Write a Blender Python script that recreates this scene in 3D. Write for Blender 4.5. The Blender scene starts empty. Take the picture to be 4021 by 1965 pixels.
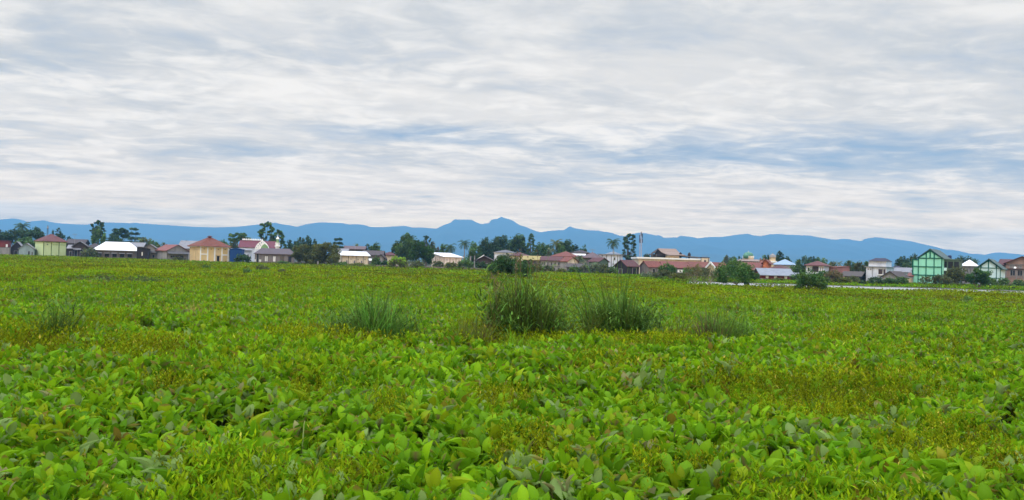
import bpy, math, random
import numpy as np
from math import radians as rad, sin, cos, tan, atan2, pi, sqrt
from mathutils import Vector, Matrix, Euler

S = bpy.context.scene
COL = S.collection
rng = np.random.default_rng(7)
random.seed(7)

# ------------------------------------------------------------------ camera
F, CX, CY = 3096.0, 2010.5, 982.5            # focal length and centre in photo pixels
CAM_Z, PITCH, ROLL = 2.4, math.atan(53.5 / F), 0.0279
cam = bpy.data.objects.new('camera', bpy.data.cameras.new('camera'))
COL.objects.link(cam)
cam.data.sensor_width = 36.0
cam.data.lens = 36.0 * F / 4021.0
cam.data.clip_start, cam.data.clip_end = 0.1, 40000.0
CAM_R = Matrix.Rotation(rad(90) + PITCH, 3, 'X') @ Matrix.Rotation(ROLL, 3, 'Z')
cam.matrix_world = Matrix.Translation((0, 0, CAM_Z)) @ CAM_R.to_4x4()
S.camera = cam

# ------------------------------------------------------------------ sky, sun, exposure
HAZE_D, HAZE_TOP = 1.75e-4, 645.0            # haze density per metre and top of the haze box
HAZE_C = (0.215, 0.565, 0.94)
HAZE_L = (0.174, 0.432, 0.75)                  # light the haze sends back, already times its colour
SUN_EL, SUN_AZ = rad(58), rad(200)           # azimuth clockwise from +y: high, behind the camera
W = bpy.data.worlds.new('World'); S.world = W; W.use_nodes = True
wn, wl = W.node_tree.nodes, W.node_tree.links
wn.clear()
def wnode(t, **k):
    n = wn.new(t)
    for a, b in k.items(): setattr(n, a, b)
    return n
def wmath(op, a, b=None, c=None, clamp=False):
    n = wnode('ShaderNodeMath', operation=op, use_clamp=clamp)
    for i, v in enumerate((a, b, c)):
        if v is None: continue
        if isinstance(v, (int, float)): n.inputs[i].default_value = v
        else: wl.new(v, n.inputs[i])
    return n.outputs[0]
def wmix(fac, a, b, blend='MIX'):
    n = wnode('ShaderNodeMix', data_type='RGBA', blend_type=blend)
    n.clamp_factor = True
    for s, v in (('Factor_Float', fac), ('A_Color', a), ('B_Color', b)):
        sock = [x for x in n.inputs if x.identifier == s][0]
        if isinstance(v, (int, float)): sock.default_value = v
        elif isinstance(v, tuple): sock.default_value = (*v, 1)
        else: wl.new(v, sock)
    return [x for x in n.outputs if x.identifier == 'Result_Color'][0]
def wsmooth(v, a, b, lo=0.0, hi=1.0):
    n = wnode('ShaderNodeMapRange', interpolation_type='SMOOTHSTEP')
    wl.new(v, n.inputs['Value'])
    n.inputs['From Min'].default_value = a; n.inputs['From Max'].default_value = b
    n.inputs['To Min'].default_value = lo; n.inputs['To Max'].default_value = hi
    return n.outputs['Result']
tc = wnode('ShaderNodeTexCoord')
sep = wnode('ShaderNodeSeparateXYZ'); wl.new(tc.outputs['Generated'], sep.inputs[0])
dx, dy, dz = sep.outputs
zp = wmath('MAXIMUM', dz, 0.0)
den = wmath('ADD', zp, 0.085)
cpx, cpy = wmath('DIVIDE', dx, den), wmath('DIVIDE', dy, den)
tilt = rad(7)                                # cloud streaks run almost across the view
sx = wmath('SUBTRACT', wmath('MULTIPLY', cpx, cos(tilt)), wmath('MULTIPLY', cpy, -sin(tilt)))
sy = wmath('ADD', wmath('MULTIPLY', cpx, -sin(tilt)), wmath('MULTIPLY', cpy, cos(tilt)))
def cloud_noise(fx, fy, off, detail, rough, dist=0.0):
    cmb = wnode('ShaderNodeCombineXYZ')
    wl.new(wmath('MULTIPLY', sx, fx), cmb.inputs[0]); wl.new(wmath('MULTIPLY', sy, fy), cmb.inputs[1])
    cmb.inputs[2].default_value = off
    n = wnode('ShaderNodeTexNoise', noise_dimensions='3D')
    n.inputs['Scale'].default_value = 1.0; n.inputs['Detail'].default_value = detail
    n.inputs['Roughness'].default_value = rough; n.inputs['Distortion'].default_value = dist
    wl.new(cmb.outputs[0], n.inputs['Vector'])
    return n.outputs['Fac']
n_big = cloud_noise(0.55, 0.85, 3.1, 3, 0.5, 0.5)
n_mid = cloud_noise(1.5, 2.2, 7.7, 9, 0.56, 0.6)
n_fine = cloud_noise(5.5, 7.0, 1.2, 6, 0.56, 0.6)
n_shade = cloud_noise(1.2, 1.9, 12.4, 8, 0.60, 0.5)
az = wmath('ARCTAN2', dx, dy)
def sky_bump(a0, e0, wa, we, k=1.0):
    a = wmath('DIVIDE', wmath('SUBTRACT', az, a0), wa); e = wmath('DIVIDE', wmath('SUBTRACT', dz, e0), we)
    r = wmath('ADD', wmath('MULTIPLY', a, a), wmath('MULTIPLY', e, e))
    return wmath('MULTIPLY', wmath('POWER', 2.718, wmath('MULTIPLY', r, -1.0)), k)
gap = None                                   # thin places in the cloud where blue shows
for b in ((.30, .142, .26, .022, .16), (.56, .125, .14, .03, .13), (-.14, .158, .14, .014, .11), (-.28, .122, .16, .010, .10),
          (.12, .17, .18, .012, .09), (.08, .105, .22, .012, .05), (.30, .075, .3, .010, .06), (-.45, .19, .22, .014, .07),
          (.14, .28, .13, .03, .05), (.45, .23, .2, .02, .05),
          (-.35, .205, .3, .02, -.05), (.22, .24, .2, .03, -.09), (.05, .195, .22, .016, -.10), (-.5, .13, .2, .02, -.03), (.08, .07, .12, .012, -.10)):
    g = sky_bump(*b); gap = g if gap is None else wmath('ADD', gap, g)
cover = wmath('ADD', wmath('ADD', wmath('MULTIPLY', n_big, 0.30), wmath('MULTIPLY', n_mid, 0.55)), wmath('MULTIPLY', n_fine, 0.22))
cover = wmath('SUBTRACT', cover, gap)
sky_tex = wnode('ShaderNodeTexSky', sky_type='NISHITA', sun_disc=False)
sky_tex.sun_elevation = SUN_EL; sky_tex.sun_rotation = SUN_AZ
sky_tex.dust_density = 1.0; sky_tex.ozone_density = 1.5
blue = wmix(0.65, wmix(1.0, sky_tex.outputs[0], (0.085, 0.085, 0.085), 'MULTIPLY'), (0.33, 0.50, 0.73))
white = wmix(wsmooth(n_shade, .30, .64), (0.59, 0.628, 0.68), (0.755, 0.755, 0.765))
white = wmix(wsmooth(wmath('ADD', wmath('MULTIPLY', n_mid, .6), wmath('MULTIPLY', n_fine, .4)), .45, .66, 0, .85), white, (0.91, 0.895, 0.885))
white = wmix(wsmooth(dz, .04, .15, .45, 0.0), white, (0.82, 0.775, 0.755))
target = wmix(wsmooth(cover, .23, .56), blue, white)
target = wmix(wsmooth(dz, .20, .36, 0, .40), target, (0.66, 0.69, 0.73))
# extra brightness and blue added above the view to light field and haze
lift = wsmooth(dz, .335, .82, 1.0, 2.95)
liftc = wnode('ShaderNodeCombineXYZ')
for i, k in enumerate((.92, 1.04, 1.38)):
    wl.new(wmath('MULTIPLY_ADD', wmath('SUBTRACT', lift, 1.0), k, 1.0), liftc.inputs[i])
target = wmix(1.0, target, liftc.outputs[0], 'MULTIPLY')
# the air in front of the sky takes light away and adds blue: the sky behind it is brighter and warmer
trans = wmath('POWER', 2.718282, wmath('DIVIDE', -HAZE_D * (HAZE_TOP - CAM_Z), wmath('MAXIMUM', dz, 0.055)))
inv = wmath('SUBTRACT', 1.0, trans)
sept = wnode('ShaderNodeSeparateColor'); wl.new(target, sept.inputs[0])
cmbt = wnode('ShaderNodeCombineColor')
for i in range(3):
    v = wmath('SUBTRACT', sept.outputs[i], wmath('MULTIPLY', inv, HAZE_L[i]))
    wl.new(wmath('MAXIMUM', wmath('DIVIDE', v, trans), 0.02), cmbt.inputs[i])
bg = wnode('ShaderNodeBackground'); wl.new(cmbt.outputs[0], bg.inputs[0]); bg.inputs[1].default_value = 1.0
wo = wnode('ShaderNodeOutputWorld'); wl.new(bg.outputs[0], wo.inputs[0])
W.cycles.sampling_method = 'MANUAL'; W.cycles.sample_map_resolution = 1024

sun = bpy.data.objects.new('sun', bpy.data.lights.new('sun', 'SUN')); COL.objects.link(sun)
sun.data.energy, sun.data.angle, sun.data.color = 1.5, rad(12), (1.0, 0.95, 0.86)
sun.rotation_euler = Vector((sin(SUN_AZ) * cos(SUN_EL), cos(SUN_AZ) * cos(SUN_EL), sin(SUN_EL))).to_track_quat('Z', 'Y').to_euler()
S.view_settings.view_transform = 'Standard'; S.view_settings.look = 'None'
S.view_settings.gamma = 1.0; S.view_settings.exposure = 0.0
S.cycles.use_denoising = True
S.cycles.max_bounces = 6; S.cycles.diffuse_bounces = 3; S.cycles.glossy_bounces = 3
S.cycles.transmission_bounces = 3; S.cycles.volume_bounces = 0; S.cycles.transparent_max_bounces = 8

# ------------------------------------------------------------------ helpers
def ray(u, v):
    return CAM_R @ Vector(((u - CX) / F, -(v - CY) / F, -1.0))
def px(u, v, D):                             # photo pixel at forward distance D, in metres
    d = ray(u, v); k = D / d.y
    return Vector((d.x * k, D, CAM_Z + d.z * k))
def gp(u, v, z=0.0):                         # photo pixel on the level z
    d = ray(u, v); k = (z - CAM_Z) / d.z
    return Vector((d.x * k, d.y * k, z))
def C(r, g, b, k=1.0):                       # photo colour to linear
    f = lambda c: (c / 255 / 12.92) if c / 255 <= .04045 else ((c / 255 + .055) / 1.055) ** 2.4
    return (f(r) * k, f(g) * k, f(b) * k)

def tag(o, label=None, cat=None, group=None, kind=None):
    if label: o['label'] = label
    if cat: o['category'] = cat
    if group: o['group'] = group
    if kind: o['kind'] = kind
    return o
def empty(name, loc, rz=0.0):
    o = bpy.data.objects.new(name, None); COL.objects.link(o)
    o.location = loc; o.rotation_euler = (0, 0, rz); o.empty_display_size = 0.5
    return o
def np_obj(name, V, Q, mat, parent=None, col=None, smooth=False):
    """one mesh object from numpy verts and quads (or triangles)"""
    V = np.asarray(V, np.float32).reshape(-1, 3); Q = np.asarray(Q, np.int32)
    me = bpy.data.meshes.new(name)
    k = Q.shape[1]
    me.vertices.add(len(V)); me.vertices.foreach_set('co', V.ravel())
    me.loops.add(Q.size); me.loops.foreach_set('vertex_index', Q.ravel())
    me.polygons.add(len(Q)); me.polygons.foreach_set('loop_start', np.arange(0, Q.size, k, dtype=np.int32))
    if smooth: me.polygons.foreach_set('use_smooth', np.ones(len(Q), bool))
    if col is not None:
        a = me.color_attributes.new('col', 'FLOAT_COLOR', 'POINT')
        c = np.ones((len(V), 4), np.float32); c[:, :3] = col
        a.data.foreach_set('color', c.ravel())
    me.update(calc_edges=True); me.validate()
    me.materials.append(mat)
    o = bpy.data.objects.new(name, me); COL.objects.link(o)
    if parent is not None: o.parent = parent
    return o

class MB:
    """collects boxes, prisms, tubes and lathes; build() links them as ONE mesh object"""
    def __init__(s): s.v, s.f = [], []
    def poly(s, pts, faces):
        n = len(s.v); s.v += [tuple(p) for p in pts]; s.f += [tuple(i + n for i in f) for f in faces]; return s
    def box(s, x0, x1, y0, y1, z0, z1):
        return s.poly([(x0,y0,z0),(x1,y0,z0),(x1,y1,z0),(x0,y1,z0),(x0,y0,z1),(x1,y0,z1),(x1,y1,z1),(x0,y1,z1)],
                      [(3,2,1,0),(4,5,6,7),(0,1,5,4),(1,2,6,5),(2,3,7,6),(3,0,4,7)])
    def slab(s, pts, t):                     # a polygon given thickness t downwards
        n = len(pts)
        low = [(p[0], p[1], p[2] - t) for p in pts]
        return s.poly(list(pts) + low, [tuple(range(n)), tuple(range(2*n-1, n-1, -1))] + [(i, i+n, (i+1) % n + n, (i+1) % n) for i in range(n)])
    def bar(s, a, b, w, d=None):             # square bar from a to b
        a, b = Vector(a), Vector(b); d = d or w
        z = (b - a).normalized(); up = Vector((0, 1, 0)) if abs(z.y) < .9 else Vector((1, 0, 0))
        x = z.cross(up).normalized() * w / 2; y = z.cross(x).normalized() * d / 2
        p = [a-x-y, a+x-y, a+x+y, a-x+y, b-x-y, b+x-y, b+x+y, b-x+y]
        return s.poly(p, [(3,2,1,0),(4,5,6,7),(0,1,5,4),(1,2,6,5),(2,3,7,6),(3,0,4,7)])
    def tube(s, path, radii, n=6):
        base = len(s.v); path = [Vector(p) for p in path]
        for i, p in enumerate(path):
            t = (path[min(i+1, len(path)-1)] - path[max(i-1, 0)]).normalized()
            up = Vector((1, 0, 0)) if abs(t.x) < .8 else Vector((0, 1, 0))
            x = t.cross(up).normalized(); y = t.cross(x)
            for k in range(n):
                a = 2*pi*k/n; s.v.append(tuple(p + (x*cos(a) + y*sin(a)) * radii[i]))
        for i in range(len(path) - 1):
            for k in range(n):
                a, b = base + i*n + k, base + i*n + (k+1) % n
                s.f.append((a, b, b+n, a+n))
        s.f.append(tuple(base + k for k in range(n-1, -1, -1)))
        s.f.append(tuple(base + (len(path)-1)*n + k for k in range(n)))
        return s
    def lathe(s, prof, n=20, c=(0, 0, 0)):
        base = len(s.v)
        for r, z in prof:
            for k in range(n):
                a = 2*pi*k/n; s.v.append((c[0] + r*cos(a), c[1] + r*sin(a), c[2] + z))
        for i in range(len(prof) - 1):
            for k in range(n):
                a, b = base + i*n + k, base + i*n + (k+1) % n
                s.f.append((a, b, b+n, a+n))
        s.f.append(tuple(base + k for k in range(n-1, -1, -1)))
        s.f.append(tuple(base + (len(prof)-1)*n + k for k in range(n)))
        return s
    def build(s, name, mat, parent=None, smooth=False):
        me = bpy.data.meshes.new(name); me.from_pydata(s.v, [], s.f); me.materials.append(mat)
        if smooth: me.polygons.foreach_set('use_smooth', [True] * len(me.polygons))
        me.update()
        o = bpy.data.objects.new(name, me); COL.objects.link(o)
        if parent is not None: o.parent = parent
        return o

# ------------------------------------------------------------------ materials
MATS = {}
def pm(name, rgb, rough=.8, stain=None, amt=.35, scale=.6, streak=1.0, metal=0.0, spec=.3, bump=0.0, ribs=0.0, axis='X'):
    """painted / weathered surface: base colour with blotches, vertical streaks and optional corrugation"""
    if name in MATS: return MATS[name]
    m = bpy.data.materials.new(name); m.use_nodes = True
    n, l = m.node_tree.nodes, m.node_tree.links
    p = n['Principled BSDF']
    p.inputs['Roughness'].default_value = rough; p.inputs['Metallic'].default_value = metal
    p.inputs['Specular IOR Level'].default_value = spec
    t = n.new('ShaderNodeTexCoord'); mp = n.new('ShaderNodeMapping'); l.new(t.outputs['Object'], mp.inputs[0])
    mp.inputs['Scale'].default_value = (1, 1, 1.0 / streak)
    ns = n.new('ShaderNodeTexNoise'); ns.inputs['Scale'].default_value = scale; ns.inputs['Detail'].default_value = 8
    ns.inputs['Roughness'].default_value = .68; l.new(mp.outputs[0], ns.inputs['Vector'])
    r = n.new('ShaderNodeMapRange'); l.new(ns.outputs['Fac'], r.inputs['Value'])
    r.inputs['From Min'].default_value = .40; r.inputs['From Max'].default_value = .68
    r.inputs['To Max'].default_value = amt
    mx = n.new('ShaderNodeMix'); mx.data_type = 'RGBA'
    l.new(r.outputs[0], mx.inputs[0])
    st = stain or tuple(c * .45 for c in rgb)
    mx.inputs[6].default_value = (*rgb, 1); mx.inputs[7].default_value = (*st, 1)
    l.new(mx.outputs[2], p.inputs['Base Color'])
    h = None
    if ribs:
        wv = n.new('ShaderNodeTexWave'); wv.bands_direction = axis; wv.inputs['Scale'].default_value = ribs
        wv.inputs['Distortion'].default_value = 0; l.new(t.outputs['Object'], wv.inputs['Vector']); h = wv.outputs['Fac']
    elif bump: h = ns.outputs['Fac']
    if h is not None:
        b = n.new('ShaderNodeBump'); b.inputs['Strength'].default_value = bump or .5; b.inputs['Distance'].default_value = .05
        l.new(h, b.inputs['Height']); l.new(b.outputs[0], p.inputs['Normal'])
    MATS[name] = m; return m
def leafmat(name, rough=.5, spec=.25, trans=.25, var=.35, vscale=.5, tint=(1, 1, 1)):
    """foliage: per-leaf colour attribute, patch variation, some light through the blade"""
    if name in MATS: return MATS[name]
    m = bpy.data.materials.new(name); m.use_nodes = True
    n, l = m.node_tree.nodes, m.node_tree.links
    p = n['Principled BSDF']; out = n['Material Output']
    p.inputs['Roughness'].default_value = rough; p.inputs['Specular IOR Level'].default_value = spec
    at = n.new('ShaderNodeVertexColor'); at.layer_name = 'col'
    g = n.new('ShaderNodeNewGeometry')
    ns = n.new('ShaderNodeTexNoise'); ns.inputs['Scale'].default_value = vscale; ns.inputs['Detail'].default_value = 4
    l.new(g.outputs['Position'], ns.inputs['Vector'])
    r = n.new('ShaderNodeMapRange'); l.new(ns.outputs['Fac'], r.inputs['Value'])
    r.inputs['From Min'].default_value = .3; r.inputs['From Max'].default_value = .7
    r.inputs['To Min'].default_value = 1 - var; r.inputs['To Max'].default_value = 1 + var
    mu = n.new('ShaderNodeMix'); mu.data_type = 'RGBA'; mu.blend_type = 'MULTIPLY'; mu.inputs[0].default_value = 1
    l.new(at.outputs['Color'], mu.inputs[6]); l.new(r.outputs[0], mu.inputs[7])
    l.new(mu.outputs[2], p.inputs['Base Color'])
    tr = n.new('ShaderNodeBsdfTranslucent'); l.new(mu.outputs[2], tr.inputs['Color'])
    ms = n.new('ShaderNodeMixShader'); ms.inputs[0].default_value = trans
    l.new(p.outputs[0], ms.inputs[1]); l.new(tr.outputs[0], ms.inputs[2]); l.new(ms.outputs[0], out.inputs['Surface'])
    MATS[name] = m; return m

M_leaf = leafmat('broad_leaf', .5, .08, .40, .18, .9)
M_weed = leafmat('feathery_weed', .8, .02, .35, .2, .7)
M_grass = leafmat('reed_grass', .6, .06, .3, .2, .8)
M_tree = leafmat('tree_foliage', .7, .03, .3, .25, .25)
M_bark = pm('bark', (.13, .10, .075), .9, amt=.6, scale=3)
M_palebark = pm('pale_bark', (.30, .27, .22), .9, amt=.5, scale=3)
M_dark = pm('dark_opening', (.018, .017, .018), .7, amt=.3)
M_glass = pm('window_glass', (.05, .06, .07), .15, amt=.4, spec=.6)
M_metal = pm('mast_steel', (.30, .32, .35), .5, metal=.3, amt=.3)

# ------------------------------------------------------------------ value noise for planting
def vnoise(x, y, seed=0):
    xi, yi = np.floor(x).astype(np.int64), np.floor(y).astype(np.int64)
    xf, yf = x - xi, y - yi
    def h(a, b):
        n = (a * 374761393 + b * 668265263 + seed * 974711) & 0xffffffff
        n = ((n ^ (n >> 13)) * 1274126177) & 0xffffffff
        return ((n ^ (n >> 16)) & 0xffff) / 65535.0
    sxx, syy = xf*xf*(3-2*xf), yf*yf*(3-2*yf)
    return (h(xi, yi)*(1-sxx) + h(xi+1, yi)*sxx)*(1-syy) + (h(xi, yi+1)*(1-sxx) + h(xi+1, yi+1)*sxx)*syy
def fbm(x, y, seed=0, o=4):
    s, a, t = 0, .5, 0
    for i in range(o):
        s = s + a * vnoise(x * 2**i + 17.3*i, y * 2**i - 9.1*i, seed + i); t += a; a *= .5
    return s / t

# ------------------------------------------------------------------ setting: ground, water, bank, mountains
def grid_obj(name, xs, ys, zf, mat):
    X, Y = np.meshgrid(xs, ys); Z = zf(X, Y)
    V = np.stack([X, Y, Z], -1).reshape(-1, 3); nx, ny = len(xs), len(ys)
    i = np.arange(nx*ny).reshape(ny, nx)
    Q = np.stack([i[:-1, :-1], i[:-1, 1:], i[1:, 1:], i[1:, :-1]], -1).reshape(-1, 4)
    return np_obj(name, V, Q, mat, smooth=True)
M_ground = pm('marsh_ground', (.045, .05, .018), .95, (.05, .035, .018), .8, .25)
CH_X0, CH_NEAR, CH_FAR = 28.0, 119.0, 147.0   # open water channel on the right
xs = np.concatenate([-np.geomspace(8000, 20, 40), np.linspace(-19, 23, 20), [28.0, 33], np.geomspace(40, 8000, 40)])
ys = np.concatenate([np.linspace(-400, -10, 8), np.linspace(0, 110, 40), [116, 119, 124, 130, 135, 140, 145, 150, 153], np.linspace(160, 400, 20), np.geomspace(450, 9600, 30)])
def ground_z(X, Y):
    ch = (X > CH_X0) & (Y >= CH_NEAR + .1) & (Y <= CH_FAR - .1) & (X < 400)
    return np.where(ch, -0.6, 0.0)
g = grid_obj('ground', xs, ys, ground_z, M_ground); tag(g, kind='structure')

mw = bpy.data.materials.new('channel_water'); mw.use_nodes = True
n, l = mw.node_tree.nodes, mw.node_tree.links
p = n['Principled BSDF']; p.inputs['Base Color'].default_value = (.50, .49, .46, 1); p.inputs['Roughness'].default_value = .12  # pale base colour stands in for sky reflected off the ripples
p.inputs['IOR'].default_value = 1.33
ns = n.new('ShaderNodeTexNoise'); ns.inputs['Scale'].default_value = 2.4; ns.inputs['Detail'].default_value = 3
gq = n.new('ShaderNodeNewGeometry'); l.new(gq.outputs['Position'], ns.inputs['Vector'])
b = n.new('ShaderNodeBump'); b.inputs['Strength'].default_value = 1.0; b.inputs['Distance'].default_value = .6
l.new(ns.outputs['Fac'], b.inputs['Height']); l.new(b.outputs[0], p.inputs['Normal'])
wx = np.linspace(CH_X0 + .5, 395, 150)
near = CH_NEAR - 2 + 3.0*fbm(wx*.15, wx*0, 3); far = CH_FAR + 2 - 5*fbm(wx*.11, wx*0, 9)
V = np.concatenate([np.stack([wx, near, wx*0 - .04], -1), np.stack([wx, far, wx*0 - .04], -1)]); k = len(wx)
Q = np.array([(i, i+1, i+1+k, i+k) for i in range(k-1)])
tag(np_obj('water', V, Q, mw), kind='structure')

# mountains: a heightfield 10 km away whose skyline follows the photo's ridge
RIDGE = [(-700,890),(-400,880),(-150,870),(0,864),(20,860),(55,858),(75,863),(97,871),(120,871),(150,867),(165,865),(190,872),(230,877),(330,884),(370,879),(405,874),(520,878),(540,877),(600,881),(690,887),(760,891),(835,893),(920,891),(1000,885),(1065,877),(1085,876),(1110,882),(1150,888),(1173,891),(1200,882),(1240,875),(1262,873),(1300,875),(1340,876),(1365,881),(1398,880),(1430,884),(1455,892),(1500,892),(1560,889),(1585,887),(1622,894),(1650,893),(1712,898),(1740,884),(1765,876),(1782,861),(1850,862),(1870,873),(1888,880),(1918,877),(1932,862),(1955,860),(1968,851),(1980,857),(2003,862),(2020,871),(2035,882),(2070,893),(2100,906),(2125,913),(2150,908),(2200,904),(2212,906),(2225,896),(2240,890),(2257,898),(2300,904),(2350,907),(2400,915),(2430,926),(2450,929),(2475,921),(2510,914),(2540,918),(2575,925),(2590,923),(2605,934),(2660,933),(2672,926),(2720,931),(2740,936),(2765,934),(2790,931),(2840,931),(2890,923),(2932,918),(2960,926),(2985,928),(3015,922),(3050,919),(3100,922),(3190,926),(3205,931),(3250,937),(3280,942),(3315,938),(3350,944),(3372,953),(3390,938),(3430,933),(3460,936),(3500,939),(3560,945),(3620,960),(3650,970),(3665,977),(3700,978),(3720,988),(3760,995),(3850,998),(3870,1002),(3900,993),(3935,992),(3955,1006),(3975,1020),(4021,1040),(4100,1045),(4300,1050),(4700,1060)]
MD = 9000.0
def skyline(D):
    P = [px(u, v, D) for u, v in RIDGE]
    return np.array([p.x for p in P]), np.array([p.z for p in P])
rx, rz = skyline(MD)
def mountain(name, D, depth, scale, seed, mat, nx=700):
    X1 = np.linspace(rx[0], rx[-1], nx)
    top = np.interp(X1, rx, rz) * scale
    t = np.concatenate([np.linspace(0, 1, 34), np.linspace(1.06, 1.6, 8)])
    V = np.zeros((len(t), nx, 3))
    for j, tt in enumerate(t):
        yy = D - depth * (1 - tt)
        base = np.where(tt <= 1, tt ** 1.25, 1 - (tt - 1) * 1.2)
        spur = (1 - np.abs(2*fbm(X1/900.0, np.full(nx, tt*1.4), seed, 5) - 1)) - .62
        fall = 4 * tt * (1 - tt) if tt < 1 else -.3*(tt-1)
        V[j, :, 0] = X1; V[j, :, 1] = yy + 250*(fbm(X1/700.0, X1*0, seed+5) - .5)*(1-abs(1-tt))
        V[j, :, 2] = np.maximum(top * np.clip(base + .5*spur*max(fall, 0), 0, 1.0 if tt < 1 else 2), 0) - 2*(tt < .02)
    V[:, :, 2] = np.minimum(V[:, :, 2], 640)
    i = np.arange(len(t)*nx).reshape(len(t), nx)
    Q = np.stack([i[:-1, :-1], i[:-1, 1:], i[1:, 1:], i[1:, :-1]], -1).reshape(-1, 4)
    return tag(np_obj(name, V.reshape(-1, 3), Q, mat, smooth=True), kind='structure')
M_mtn = pm('mountain_forest', (.035, .055, .03), .95, (.06, .07, .04), .5, .002)
mountain('mountains', MD, 2600, 1.0, 4, M_mtn)
rx = rx*.72; rz0 = rz; rz = 40 + 95*fbm(rx/1100.0, rx*0, 61, 5) + 60*fbm(rx/330.0, rx*0, 63, 4)
rz = np.minimum(rz, .5*rz0*.72)
mountain('hills', MD*.72, 1300, 1.0, 14, M_mtn, 500)

# earth bank at the far edge of the field
M_bank = pm('bank_earth', (.11, .075, .045), .95, (.05, .04, .03), .8, .7)
def edge_D(u):                               # distance of the far field edge
    return np.interp(u, [-400, 0, 213, 600, 850, 1100, 1400, 1780, 2100, 2440, 2640, 2660, 5000], [310, 308, 300, 262, 246, 244, 228, 214, 212, 208, 196, 118, 118])
bu = np.linspace(1040, 2010, 140)
cs = []
for q, u in enumerate(bu):
    D = float(edge_D(u)) + 1.5; w = px(u, 1050, D); h = .62 + .22*random.random()
    cs.append([(w.x, D, -.1), (w.x, D + .12, h), (w.x, D + 2.2, h + .15), (w.x, D + 7, .05), (w.x, D + 7.2, -.1)])
V = np.array(cs).reshape(-1, 3)
Q = np.array([(i*5+j, (i+1)*5+j, (i+1)*5+j+1, i*5+j+1) for i in range(len(bu)-1) for j in range(4)])
tag(np_obj('bank', V, Q, M_bank), kind='structure')

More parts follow.
